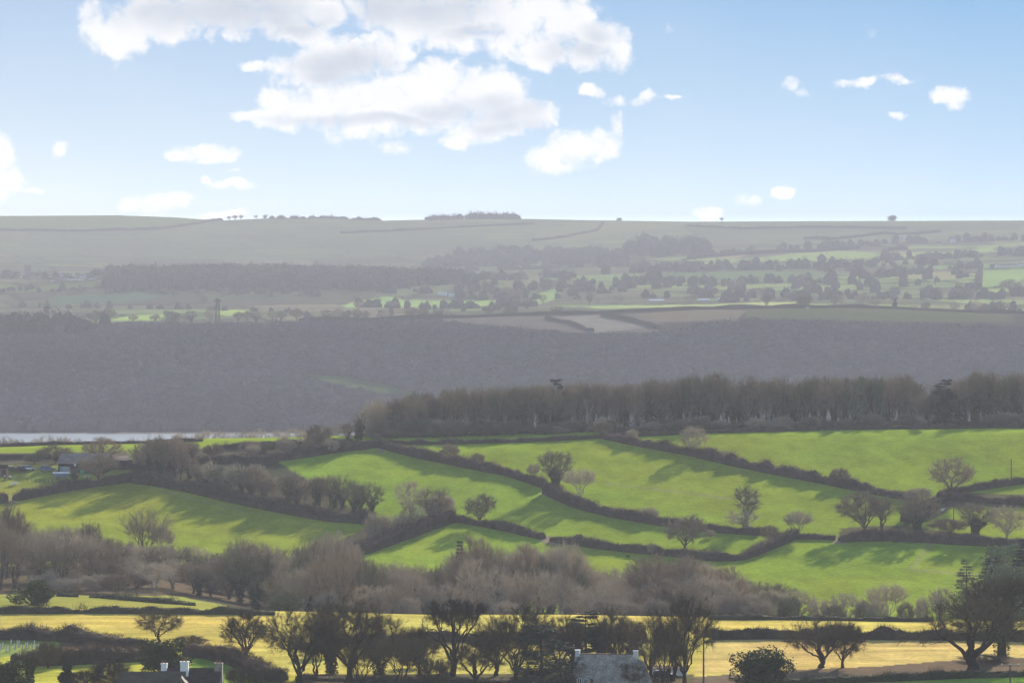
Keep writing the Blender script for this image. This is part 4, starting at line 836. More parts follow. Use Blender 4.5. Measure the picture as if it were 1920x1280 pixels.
for i in range(46):
    x = r.uniform(-30, 1470); D = (r.uniform(928, 985) if x < 500 else r.uniform(862, 930)); base = project(np.array([X_(x, D), D, float(ground_z(X_(x, D), D))]))[1]
    tree_xy(r.choice(['shrub1', 'shrub2', 'shrub3', 'shrub1']), x, D, float(min(base, 1150)) - r.uniform(22, 44), r.uniform(40, 70), 'low bare bush in the undergrowth of the dip wood', name='undergrowth_bush', cat='bush', group='undergrowth of the dip wood', hmin=2.5, hmax=7)
# trees standing beyond the brow at the left, in front of the river
r = random.Random(33)
for x, top, w in [(8,818,34),(28,822,36),(70,822,30),(92,816,42),(118,818,44),(150,826,30),(190,820,36),(215,826,40),(250,822,30),(285,830,40),(340,812,30),(372,812,26),(400,822,40),(440,818,34),(470,810,26),(505,818,40),(535,816,40),(565,814,36),(590,812,36),(620,812,40),(640,800,36),(385,806,34),(415,808,30),(455,806,40),(488,804,34),(520,806,38),(550,802,36),(578,806,40),(605,800,38),(632,802,34)]:
    tree_xy(r.choice(['wood3','round3','wood0']), x, 1420 + r.uniform(-50, 50), top, w * 1.1, 'hazy bare tree beyond the brow in front of the river', name='bare_tree', group='hazy trees between the brow and the river', hmin=4, hmax=26)

# ---------------------------------------------------------------- far woods, tree lines
def canopy(name, label, pts_fn, n, size, cols, seed, category='wood', hgt=1.0):
    rng = np.random.default_rng(seed); P = pts_fn(rng, n); n = len(P); S = rng.uniform(.5, 1.4, n) * size
    rings = [(0., .9), (.5, 1.0), (.84, .74), (1.0, .30)]; k = 7; ang = np.linspace(0, 2 * np.pi, k, endpoint=False)
    V = np.zeros((n, len(rings) * k, 3)); 
    for i, (hz, rr) in enumerate(rings):
        rad = S[:, None] * .5 * rr * rng.uniform(.7, 1.25, (n, k)); a = ang[None] + rng.uniform(0, 6.28, (n, 1))
        if i == 0: A0 = a
        a = A0; V[:, i * k:(i + 1) * k, 0] = P[:, 0:1] + rad * np.cos(a); V[:, i * k:(i + 1) * k, 1] = P[:, 1:2] + rad * np.sin(a)
        V[:, i * k:(i + 1) * k, 2] = P[:, 2:3] + (hz * S[:, None] * .8 * hgt * P[:, 3:4]) * rng.uniform(.85, 1.15, (n, k)) - (1.5 if i == 0 else 0)
    j = np.arange(len(rings) * k).reshape(len(rings), k); jn = np.roll(j, -1, 1)
    f = np.stack([j[:-1], jn[:-1], jn[1:], j[1:]], -1).reshape(-1, 4); F4 = (f[None] + (np.arange(n) * len(rings) * k)[:, None, None]).reshape(-1, 4)
    pt = fbm(P[:, 0] / 90, P[:, 1] / 110, seed, 3); c = np.array(cols)[np.clip((pt * 1.6 - .3 + rng.normal(size=n) * .12) * len(cols), 0, len(cols) - 1).astype(int)] * rng.uniform(.85, 1.18, (n, 1)) * (.65 + .7 * fbm(P[:, 0] / 200 + 9, P[:, 1] / 160, seed + 1, 3))[:, None]; C = np.repeat(c, len(rings) * k, 0) * rng.uniform(.85, 1.15, (n * len(rings) * k, 1))
    # twiggy tops
    m = n * (22 if n > 9000 else 8); q = rng.integers(0, n, m); d = norm(rng.normal(size=(m, 3)) + [0, 0, .6]); b = P[q, :3] + [0, 0, 0]; b = b + np.stack([rng.normal(size=m) * .3, rng.normal(size=m) * .3, rng.uniform(.5, .95, m) * hgt * P[q, 3]], -1) * S[q][:, None]
    fine_ = n > 9000; v, t = blades(b, d, rng.uniform(.2, .45, m) * S[q] * (.9 if fine_ else 1), rng.uniform(.05, .12, m) * S[q] * (.45 if fine_ else 1), rng)
    nv = n * len(rings) * k; me = mesh_np(name, np.concatenate([V.reshape(-1, 3), v]), [F4, t + nv], np.concatenate([C, np.repeat(c[q], 3, 0) * (.8 if n > 9000 else 1)]), False, [M_CANOPY])
    return tag(obj(name, me), label, category, kind='stuff')
M_CANOPY = mat('far_canopy', (.1, .1, .1), .95, attr=True, spec=.0)
BROWNS = [(.115,.10,.08),(.13,.112,.088),(.105,.098,.078),(.10,.108,.07),(.145,.12,.095),(.082,.09,.066)]  # browns lightened so the far trees look hazier
def region(poly_px, lo, hi, hmul=1.0, fade=None):
    def fn(rng, n):
        xs = [p[0] for p in poly_px]; out = []
        while sum(len(o) for o in out) < n:
            D = rng.uniform(lo, hi, 4 * n); u = rng.uniform(min(xs), max(xs), 4 * n); X = (u - CX) / F_PX * D; z = ground_z(X, D); px, py = project(np.stack([X, D, z], -1))
            ok = in_poly(px, py, poly_px); out.append(np.stack([X, D, z, np.full(len(X), hmul)], -1)[ok])
            if len(out) > 60: break
        return np.concatenate(out)[:n]
    return fn
def minus(fn, polys):
    def g(rng, n):
        P = fn(rng, n); px, py = project(P[:, :3]); m = np.ones(len(P), bool)
        for q in polys: m &= ~in_poly(px, py, q)
        return P[m]
    return g
def line(pts, lo, hi, spread=20, hmul=1.0):
    def fn(rng, n):
        t = rng.random(n); xs = np.array([p[0] for p in pts], float); ys = np.array([p[1] for p in pts], float); x = xs[0] + (xs[-1] - xs[0]) * t; y = np.interp(x, xs, ys)
        keep = fbm(x / 22, x * 0 + spread, 77) > .42; x, y = x[keep], y[keep]
        P = np.array([at(a, b, lo, hi) for a, b in zip(x, y)]); P[:, 0] += rng.normal(size=len(P)) * 3; P[:, 1] += rng.uniform(-spread, spread, len(P)); P[:, 2] = ground_z(P[:, 0], P[:, 1])
        return np.concatenate([P, np.full((len(P), 1), hmul) * rng.uniform(.6, 1.3, (len(P), 1))], 1)
    return fn
HILLWOOD = [(-150,806),(-150,620),(0,620),(150,620),(185,622),(300,621),(400,620),(560,617),(700,614),(820,614),(960,630),(1090,642),(1240,640),(1300,622),(1400,614),(1560,618),(1700,620),(1900,626),(2080,628),(2080,806)]
canopy('hillside_wood', 'dark bare wood covering the whole hillside across the river', minus(region(HILLWOOD, 2962, 3790), [[(560,698),(650,704),(735,720),(800,743),(790,760),(700,752),(600,728),(560,716)]]), 19000, 8.5, [(.075,.085,.075),(.095,.086,.088),(.105,.090,.09),(.088,.082,.088),(.12,.098,.092)], 71, hgt=.85)
canopy('pine_edge', 'dark conifer edge along the top of the wooded hillside at the left', region([(-100,640),(-100,616),(150,616),(200,616),(160,640)], 3500, 3800, 1.2), 260, 9, [(.025,.038,.028),(.03,.045,.03)], 72, hgt=1.2)
canopy('ridge_wood', 'long bare wood on the middle ridge right of the town', region([(190,535),(200,514),(500,511),(860,512),(870,530),(700,545),(300,545)], 4850, 5420), 1500, 11, BROWNS, 73)
canopy('plain_wood', 'broken woods scattered over the middle of the far plain', minus(region([(850,560),(860,505),(1000,508),(1300,500),(1300,540),(1000,560)], 4400, 5700), [p for p, c in FAR]), 160, 10, BROWNS, 74)
canopy('valley_wood', 'misty woods at the foot of the far ridge', region([(790,505),(860,478),(920,470),(1160,478),(1180,496),(870,500)], 6300, 7700), 300, 14, BROWNS, 75, hgt=.9)
canopy('knoll_wood', 'dark wooded knolls below the far ridge right of centre', region([(1170,480),(1190,463),(1240,462),(1265,462),(1320,462),(1325,475),(1240,482)], 6300, 7700), 90, 20, BROWNS, 76, hgt=1.0)
canopy('right_scrub', 'brown scrub and small woods on the right of the far plain', minus(region([(1300,560),(1180,498),(1400,494),(1640,486),(1800,500),(1840,540),(1930,560),(1700,562)], 4300, 6900), [p for p, c in FAR]), 260, 10, BROWNS + [(.10,.065,.05)], 77)
r = random.Random(3)
LINES = [([(0,575),(200,577),(560,585)],3900,4900,90,8),([(560,598),(700,592),(1000,578)],3900,4600,50,8),([(640,575),(800,578),(1000,574)],3900,5000,110,10),([(880,560),(1100,560),(1340,558)],4300,5100,70,10),([(1330,567),(1600,560),(1930,560)],4000,5000,120,10),
 ([(1720,583),(1930,583)],3800,4300,60,10),([(1180,508),(1400,505),(1640,500)],5100,6400,150,13),([(1290,486),(1460,470),(1640,460)],5600,7500,90,13),([(1640,486),(1760,484),(1930,476)],5600,7500,130,13),([(1480,470),(1640,458),(1930,450)],6200,7700,110,15),([(860,492),(1000,500),(1200,500)],5500,6500,120,13),
 ([(0,500),(100,508),(200,508)],5000,5600,50,12),([(0,545),(200,545),(600,555)],4300,5200,90,10),([(1000,540),(1250,530),(1560,530)],4700,5700,100,11),([(700,545),(900,548),(1000,540)],4500,5300,70,11),([(1640,520),(1840,500),(1930,498)],5000,6500,110,12)]
for i, (p, lo, hi, n, sz) in enumerate(LINES):
    a, b = p[0], p[-1]
    canopy('tree_line', ['ragged hedgerow trees in a hazy line on the far farmland, %s' % w for w in ['lowest at the far left','just behind the ridge left of the pale stubble','below the bright field left of centre','beyond the bright field right of centre','below the right-hand far fields','on the ridge at the right edge','under the long pale field right of centre','climbing to the right above the pale field','among the small right-hand fields','highest at the right below the ridge','below the misty woods','in front of the church town','below the long ridge wood','across the dull fields right of centre','around the white sheds','beside the bright square field']][i], line(p, lo, hi, 20 + i), int(n * .8), sz * .7, BROWNS, 100 + i, category='tree line')
# hedges on the far ridge and fields: thin dark lines
M_FARHEDGE = mat('far_hedge', (.055, .05, .035), .95, noise=(.1, .3), spec=0)
def far_hedge(pts, lo, hi, h, w, label):
    G = np.array([at(x, y, lo, hi) for x, y in pts]); d = np.r_[0, np.cumsum(np.linalg.norm(np.diff(G[:, :2], axis=0), axis=1))]; n = max(8, int(d[-1] / 9)); s = np.linspace(0, d[-1], n)
    X = np.interp(s, d, G[:, 0]); Y = np.interp(s, d, G[:, 1]); Z = ground_z(X, Y); t = norm(np.stack([np.gradient(X), np.gradient(Y)], -1)); rr = .5 + fbm(s / 25, s * 0 + len(label), 5, 3)
    rows = [(-.5, -.8, 0), (-.45, 0, .8), (0, 0, 1), (.45, 0, .8), (.5, -.8, 0)]; V = np.zeros((n, 5, 3))
    for j, (a, b, c) in enumerate(rows): V[:, j] = np.stack([X - t[:, 1] * a * w, Y + t[:, 0] * a * w, Z + b + c * h * rr], -1)
    i = np.arange(n * 5).reshape(n, 5); f = np.stack([i[:-1, :-1], i[:-1, 1:], i[1:, 1:], i[1:, :-1]], -1).reshape(-1, 4); tag(obj('hedge', mesh_np('hedge', V.reshape(-1, 3), f, mats=[M_FARHEDGE])), label, 'hedge', 'hazy hedges on the far hills')
R1 = dict(RIDGE1)
for p, lo, hi, h, w, l in [([(560,603),(700,600),(830,595),(1000,590),(1200,580),(1300,577),(1500,575),(1560,576)],3700,3800,3.2,4,'long dark hedge along the crest above the river hillside'),
   ([(1560,576),(1700,580),(1920,588),(2000,590)],3700,3800,3,4,'dark hedge line continuing down the crest to the right edge'),([(1025,598),(1070,606),(1110,622)],3300,3760,3,4,'hedge on the left side of the pale stubble strip'),([(1130,592),(1190,603),(1235,616)],3300,3760,3,4,'hedge on the right side of the pale stubble strip'),
   ([(0,433),(150,434),(300,430),(370,420),(415,413)],7400,8500,5,8,'dark line below the pale green ridge field at the far left'),([(1290,487),(1400,477),(1560,470),(1610,466)],5600,7400,5,7,'long hedge above the pale yellow-green field'),
   ([(1510,447),(1560,450),(1650,440),(1760,436)],6800,8300,5,7,'dull hedge across the right flank of the far ridge'),([(640,438),(760,432),(900,425),(1000,420)],7500,8450,4,6,'faint hedge across the middle of the far ridge'),([(1130,418),(1120,432),(1060,445),(1000,452)],7300,8450,4,6,'faint hedge around the pale ridge field right of centre'),
   ([(1290,424),(1400,430),(1520,427),(1700,430)],7700,8450,4,6,'faint long hedge under the right skyline'),([(1836,540),(1838,508)],4600,6300,5,7,'hedge on the left of the bright square field'),([(1655,486),(1660,470),(1700,468)],5900,7300,5,7,'hedge around the small bright right-hand field')]:
    far_hedge(p, lo, hi, h, w, l)
# distinct trees on the crest across the river
G3 = 'hazy trees along the crest across the river'
def K_(key, x, y, h, w, l, lo=3650, hi=3830, **kw):
    p = at(x, y, lo, hi); s = pxm(p); pr, b = get(key); place(pr, kw.get('name', 'bare_tree'), p, h * s, w * s, b, l, 'tree', kw.get('group', G3))
for i, (x, h, w) in enumerate([(180,22,34),(203,24,28),(358,20,18),(395,22,20),(446,17,16),(463,18,18),(480,17,18),(512,18,18),(527,17,16),(556,22,24),(612,18,20),(634,20,20),(650,16,16),(670,18,16),(686,12,16),(718,12,24),(770,18,22),(794,18,18),(820,15,16),(838,15,14),(918,13,14),(957,15,26),(1045,14,20),(335,14,20),(290,12,18),(250,12,16)]):
    K_(('round1','round2','wood1','round3')[i % 4], x, float(np.interp(x, *zip(*RIDGE1))) - 1, h + 3, w + 2, 'small hazy round tree on the crest hedge across the river')
K_('pine', 320, 610, 27, 30, 'dark evergreen on the crest near the yellow strip', name='evergreen_tree'); K_('oak1', 1509, 574, 30, 32, 'dark full tree, most prominent on the crest at the right', name='evergreen_tree'); K_('pine', 1507, 573, 24, 24, 'ivy-dark crown within the prominent crest tree', name='evergreen_tree')
K_('vase1', 1437, 576, 27, 22, 'upright bare tree left of the prominent crest tree'); K_('yew', 1678, 579, 20, 9, 'thin dark conifer on the crest at the right', name='conifer')
for i, (x, y, h, w) in enumerate([(1565,575,22,18),(1577,575,22,16),(1615,577,26,26),(1640,577,18,24),(1105,572,22,14),(1120,572,20,18),(1160,570,16,20),(950,560,22,30),(970,562,20,24),(672,580,16,18),(735,578,14,18),(1018,570,18,16),(1735,584,18,18),(1790,585,20,20),(1830,586,22,22),(1880,586,20,26),(1895,550,26,40),(1430,560,20,22),(1295,570,18,28)]):
    K_(('round1','wood0','round3','wood5')[i % 4], x, y, h, w, 'hazy bare tree on the low farmland just beyond the crest', lo=3850, hi=4900, group='hazy trees beyond the crest')
for x, y, h, w, k in [(430,412,6,10,'pine'),(441,411,7,11,'pine'),(452,410,7,9,'pine'),(480,409,5,8,'pine'),(498,408,5,10,'pine')]:
    K_('oak1' if x < 485 else 'pine', x, y + 1, h + 2, w, 'tiny wind-bent tree on the far skyline at the left', lo=8300, hi=8640, group='tiny trees on the far skyline', name='skyline_tree')
K_('holly1', 1673, 414, 10, 16, 'single rounded tree on the far skyline at the right', lo=8300, hi=8640, group='tiny trees on the far skyline', name='skyline_tree'); K_('oak1', 1353, 415, 8, 8, 'leaning tiny tree beside the low cloud on the skyline', lo=8300, hi=8640, group='tiny trees on the far skyline', name='skyline_tree'); K_('holly1', 1161, 412, 5, 9, 'tiny dark bush on the skyline right of centre', lo=8300, hi=8640, group='tiny trees on the far skyline', name='skyline_tree')
for a, b, n, sz, l in [(800,862,26,17,'clump of trees on the skyline left of centre'),(878,972,46,19,'long clump of trees on the skyline at centre'),(505,720,70,10,'low scrub along the skyline left of centre')]:
    def fn(rng, n_, a=a, b=b):
        x = rng.uniform(a, b, n_); D = 8500 + rng.uniform(-30, 30, n_); X = (x - CX) / F_PX * D; return np.stack([X, D, ground_z(X, D), rng.uniform(.3, .6, n_)], -1)
    canopy('skyline_clump', l, fn, n, sz, [(.045,.045,.03)], 200 + a, category='trees')

# ---------------------------------------------------------------- buildings, poles, vehicles, animals
M_STONE = mat('rubble_stone', (.26, .225, .19), .95, noise=[(1.2, .35), (5., .25)])
M_SLATE = mat('lichened_slate', (.33, .285, .25), 1, noise=[(.8, .4), (5., .5)], spec=.0)
M_DSLATE = mat('dark_slate', (.05, .04, .035), 1, noise=[(1., .3), (6., .3)], spec=.0)
M_BROOF = mat('mossy_roof', (.085, .07, .05), .9, noise=[(.7, .4), (5., .3)])
M_WHITE = mat('white_render', (.72, .73, .74), .8, noise=(2., .08))
M_BRICK = mat('red_brick', (.20, .10, .07), .9, noise=(3., .25))
M_TIN = mat('weathered_sheet', (.25, .20, .17), 1, noise=[(.5, .3), (3., .25)], spec=.0)
M_TIMBER = mat('dark_boarding', (.05, .045, .045), .9, noise=(1., .3))
M_PALEB = mat('pale_blue_sheet', (.22, .30, .34), .7, noise=(.8, .2))
M_GLASS = mat('window_glass', (.03, .035, .04), .1, spec=.6)
M_POLE = mat('pole_wood', (.07, .055, .045), .9)
M_METAL = mat('grey_metal', (.25, .26, .28), .5, spec=.5)
M_STEEL = mat('dark_steel', (.03, .03, .035), .8)
M_BLUE = mat('blue_paint', (.06, .12, .24), .5, noise=(1., .2), spec=.4)
M_BLACKP = mat('black_paint', (.015, .017, .02), .35, spec=.5)
M_SILV = mat('pale_paint', (.55, .57, .60), .4, spec=.5)
M_RUBBER = mat('rubber', (.02, .02, .02), .9)
M_GREEN = mat('green_plastic', (.05, .30, .16), .5)
M_WOOLB = mat('black_fleece', (.02, .018, .016), 1); M_WOOL = mat('white_fleece', (.75, .72, .66), 1)
M_TERRA = mat('clay_pot', (.30, .13, .07), .9)
def box(b, x0, x1, y0, y1, z0, z1):
    v = [(x, y, z) for z in (z0, z1) for y in (y0, y1) for x in (x0, x1)]; b.add(v, np.array([(0,2,3,1),(4,5,7,6),(0,1,5,4),(2,6,7,3),(0,4,6,2),(1,3,7,5)]))
def slab(b, quad, th):
    """thick sheet from four corners (counter-clockwise seen from above)"""
    q = np.array(quad, float); n = np.cross(q[1] - q[0], q[3] - q[0]); n = n / np.linalg.norm(n) * th; v = np.concatenate([q - n, q]); b.add(v, np.array([(3,2,1,0),(4,5,6,7),(0,1,5,4),(1,2,6,5),(2,3,7,6),(3,0,4,7)]))
def part(name, fn, m, parent, smooth=False, label=None):
    b = Bag(); fn(b); o = obj(name, b.mesh(name, [m], smooth), parent=parent)
    if label: o['label'] = label
    return o
def root(name, p, rz, label, cat, group=None):
    e = obj(name, None, loc=tuple(p), rot=(0, 0, rz)); e.empty_display_size = 1; return tag(e, label, cat, group)
def gable(b, x0, x1, y0, y1, z0, ze, zr):   # walls with pointed ends, ridge along x
    ym = (y0 + y1) / 2; v = [(x, *c) for x in (x0, x1) for c in ((y0, z0), (y1, z0), (y1, ze), (ym, zr), (y0, ze))]
    b.add(v, np.array([(0,1,6,5),(1,2,7,6),(0,5,9,4)])); b.add([v[2], v[3], v[4], v[7], v[8], v[9]], np.array([(0,1,2),(3,5,4)])); b.add([v[0], v[1], v[2], v[4], v[5], v[6], v[7], v[9]], np.array([(0,3,2,1),(4,5,6,7)]))
def roof2(b, x0, x1, y0, y1, ze, zr, o=.35, th=.14):
    ym = (y0 + y1) / 2; s = (zr - ze) / (ym - y0); lo = ze - s * o
    slab(b, [(x0 - o, y0 - o, lo + .06), (x1 + o, y0 - o, lo + .06), (x1 + o, ym, zr + .06), (x0 - o, ym, zr + .06)], th)
    slab(b, [(x1 + o, y1 + o, lo + .06), (x0 - o, y1 + o, lo + .06), (x0 - o, ym + .004, zr + .06), (x1 + o, ym + .004, zr + .06)], th)
def windows(e, spots, y, w=.9, h=1.1):
    for x, z in spots:
        f = part('window', lambda b: (box(b, x - w/2, x + w/2, y - .06, y + .02, z, z + .07), box(b, x - w/2, x + w/2, y - .06, y + .02, z + h - .07, z + h), box(b, x - w/2, x - w/2 + .07, y - .06, y + .02, z + .07, z + h - .07), box(b, x + w/2 - .07, x + w/2, y - .06, y + .02, z + .07, z + h - .07), box(b, x - .03, x + .03, y - .05, y + .02, z + .07, z + h - .07)), M_WHITE, e)
        part('pane', lambda b: box(b, x - w/2 + .07, x + w/2 - .07, y - .03, y + .03, z + .07, z + h - .07), M_GLASS, f)
def ground_at(X, Y): return np.array([X, Y, float(ground_z(X, Y))])
def X_of(px, D): return (px - CX) / F_PX * D

# stone cottage
D = 680; p = ground_at(X_of(1132, D), D); e = root('stone_cottage', p, math.radians(-7), 'stone cottage with a pale lichened slate roof and a chimney at each end', 'cottage', None)
zr = z_of(1226, D + 2) - p[2]; ze = zr - 3.2
part('wall', lambda b: gable(b, -4.6, 4.4, -.2, 5.6, -.6, ze, zr - .15), M_STONE, e)
rf = part('roof', lambda b: (slab(b, [(-4.9, -.7, ze - .5), (-1.6, -.7, ze - .5), (-1.6, 2.7, zr), (-4.9, 2.7, zr)], .15), slab(b, [(-1.598, -1.2, ze - 1.0), (.6, -1.2, ze - 1.0), (.6, 2.7, zr), (-1.598, 2.7, zr)], .15), slab(b, [(.602, -2.6, ze - 2.35), (6.2, -2.6, ze - 2.35), (4.7, 2.7, zr), (.602, 2.7, zr)], .15), slab(b, [(4.7, 6.1, ze - .5), (-4.9, 6.1, ze - .5), (-4.9, 2.704, zr), (4.7, 2.704, zr)], .15)), M_SLATE, e)
part('ridge_tiles', lambda b: [box(b, -4.9 + .42 * k, -4.9 + .42 * k + .39, 2.56, 2.84, zr - .06, zr + .07) for k in range(23)], M_BRICK, rf)
def laps(b, x0, x1, y0, z0, y1, z1, n):
    for k in range(1, n):
        t = k / n; y, z = y0 + (y1 - y0) * t, z0 + (z1 - z0) * t; o = random.uniform(-.01, .01); box(b, x0 + .02, x1 - .02, y - .03, y, z + .004, z + .05 + o)
part('slate_courses', lambda b: (laps(b, -4.9, -1.6, -.7, ze - .5, 2.7, zr, 13), laps(b, -1.6, .6, -1.2, ze - 1.0, 2.7, zr, 15), laps(b, .6, 4.6, -2.6, ze - 2.35, 2.7, zr, 20)), M_SLATE, rf)
part('gutter', lambda b: box(b, -4.9, -1.62, -.84, -.72, ze - .72, ze - .6), M_TIMBER, e)
for x, l in ((-4.45, 'white rendered chimney at the left gable'), (4.9, 'white rendered chimney at the right gable')):
    c = part('chimney', lambda b: (box(b, x - .36, x + .36, 2.3, 3.0, ze - .5, zr + .5), box(b, x - .43, x + .43, 2.22, 3.08, zr + .5, zr + .62)), M_WHITE, rf, label=l); 
part('extension', lambda b: (box(b, -4.2, -1.9, -2.1, -.2, -.6, ze - .35),), M_STONE, e)
part('porch_roof', lambda b: slab(b, [(-7.6, -2.3, 1.5), (-5.0, -2.3, 1.5), (-5.0, .2, 2.5), (-7.6, .2, 2.5)], .1), M_PALEB, e)
part('side_roof', lambda b: slab(b, [(6.0, -1.2, .9), (8.2, -1.2, .5), (6.4, 2.4, zr - 1.2), (5.1, 2.4, zr - .5)], .12), M_SLATE, e)
windows(e, [(-3.6, 1.0), (-2.6, 1.0)], -2.1, .7, .9)
part('door', lambda b: box(b, -1.2, -.3, -.26, -.2, -.1, 1.9), M_TIMBER, e)
# low pale outbuilding right of it
D = 700; p = ground_at(X_of(1258, D), D); e = root('outbuilding', p, math.radians(2), 'low white outbuilding with a rust-red roof edge right of the cottage', 'outbuilding')
part('wall', lambda b: gable(b, -3.0, 2.6, -1.2, 1.6, -.3, 1.2, 1.55), M_WHITE, e); part('roof', lambda b: roof2(b, -3.0, 2.6, -1.2, 1.6, 1.2, 1.55, .2, .08), M_BRICK, e); part('door', lambda b: box(b, -1.0, -.1, -1.28, -1.2, -.05, 1.15), M_TIMBER, e)
# house with chimneys, lower left
D = 648; p = ground_at(X_of(286, D), D); e = root('brown_roofed_house', p, math.radians(4), 'house with a long mossy brown roof cut by the bottom of the view', 'house')
zr = z_of(1259, D + 3) - p[2]
part('wall', lambda b: gable(b, -5.2, 4.6, 0, 6.4, -.6, zr - 2.9, zr - .15), M_STONE, e); part('roof', lambda b: roof2(b, -5.2, 4.6, 0, 6.4, zr - 2.9, zr, .35), M_BROOF, e)
part('gable_wing', lambda b: (b.add([(2.6, -2.2, -.6), (6.0, -2.2, -.6), (6.0, -2.2, zr - 2.6), (4.3, -2.2, zr - .5), (2.6, -2.2, zr - 2.6), (2.6, 2.6, -.6), (6.0, 2.6, -.6), (6.0, 2.6, zr - 2.6), (4.3, 2.6, zr - .5), (2.6, 2.6, zr - 2.6)], np.array([(0,1,2,4),(1,6,7,2),(0,4,9,5)])), b.add([(2.6, -2.2, zr - 2.6), (6.0, -2.2, zr - 2.6), (4.3, -2.2, zr - .5)], np.array([(0,1,2)]))), M_STONE, e)
part('wing_roof', lambda b: (slab(b, [(4.3, -2.6, zr - .4), (4.3, 2.9, zr - .4), (2.2, 2.9, zr - 3.0), (2.2, -2.6, zr - 3.0)], .14), slab(b, [(4.304, 2.9, zr - .4), (4.304, -2.6, zr - .4), (6.4, -2.6, zr - 3.0), (6.4, 2.9, zr - 3.0)], .14)), M_BROOF, e)
windows(e, [(4.3, zr - 4.3)], -2.2, .9, 1.1)
D = 658; p = ground_at(X_of(350, D), D); e = root('slate_roofed_house', p, math.radians(-3), 'dark slate-roofed house with two white chimneys and a brick one', 'house')
zr = z_of(1252, D + 3) - p[2]
part('wall', lambda b: gable(b, -4.2, 4.6, 0, 6.2, -.6, zr - 2.9, zr - .15), M_WHITE, e); rf = part('roof', lambda b: roof2(b, -4.2, 4.6, 0, 6.2, zr - 2.9, zr, .35), M_DSLATE, e)
for x, w, y, z0, z1, m, l in ((-4.0, .45, 3.0, zr - 1.5, zr + .62, M_WHITE, 'smaller white chimney'), (-.72, .62, 2.2, zr - 2.2, zr + 1.0, M_WHITE, 'broad white chimney'), (4.5, .62, 3.0, zr - 2.5, zr + .72, M_STONE, 'brick chimney stack')):
    c = part('chimney', lambda b: (box(b, x - w, x + w, y - .4, y + .45, z0, z1), box(b, x - w - .07, x + w + .07, y - .47, y + .52, z1, z1 + .14)), m, rf, label=l)
    for q in (-.25, .25): v, f = tube(np.array([[x + q, y, z1 + .14], [x + q, y, z1 + .55]]), np.array([.14, .11]), 8); o = obj('chimney_pot', mesh_np('chimney_pot', v, f, mats=[M_TERRA]), parent=c)
# barn
p = at(150, 886, *HILL); e = root('open_barn', p, math.radians(-14), 'long open-fronted barn with a low grey sheet roof at the far left', 'barn'); s = pxm(p)
part('wall', lambda b: (box(b, -6.6, 6.8, 9.0, 9.15, -.5, 3.0), box(b, -6.6, -6.45, 0, 9.0, -.5, 2.9), box(b, 6.65, 6.8, 0, 9.0, -.5, 2.9), box(b, -2.9, 6.65, .1, .25, -.5, 2.75)), M_TIMBER, e)
part('cladding', lambda b: box(b, -6.4, -3.1, .3, .42, -.4, 1.7), M_PALEB, e)
part('roof', lambda b: roof2(b, -6.6, 6.8, 0, 9.15, 2.75, 5.1, .5, .12), M_TIN, e)
for x in (-6.3, -3.0, .3, 3.6): part('post', lambda b: box(b, x - .12, x + .12, -.15, .08, -.4, 2.7), M_TIMBER, e)
part('flood_lamp', lambda b: (box(b, -1.75, -1.2, -.42, -.2, 1.9, 2.6), box(b, -1.52, -1.42, -.2, .1, 2.2, 2.3)), M_WHITE, e)
p = at(222, 880, *HILL); e = root('lean_to_shed', p, math.radians(-14), 'lower shed with a shallow sheet roof at the right end of the barn', 'shed')
part('wall', lambda b: box(b, -3.4, 2.4, 0, 5.0, -.5, 2.6), M_TIMBER, e); part('roof', lambda b: slab(b, [(-3.8, -.5, 2.65), (2.8, -.5, 3.1), (2.8, 5.4, 3.9), (-3.8, 5.4, 3.5)], .1), M_TIN, e)
p = at(-2, 893, *HILL); e = root('brick_shed', p, math.radians(6), 'small red-brown shed cut by the left edge', 'shed')
part('wall', lambda b: gable(b, -2.4, 2.2, 0, 4, -.3, 2.3, 3.1), M_BRICK, e); part('roof', lambda b: roof2(b, -2.4, 2.2, 0, 4, 2.3, 3.1, .2, .1), M_DSLATE, e); part('door', lambda b: box(b, .6, 1.7, -.08, .0, -.1, 1.9), M_TIMBER, e)

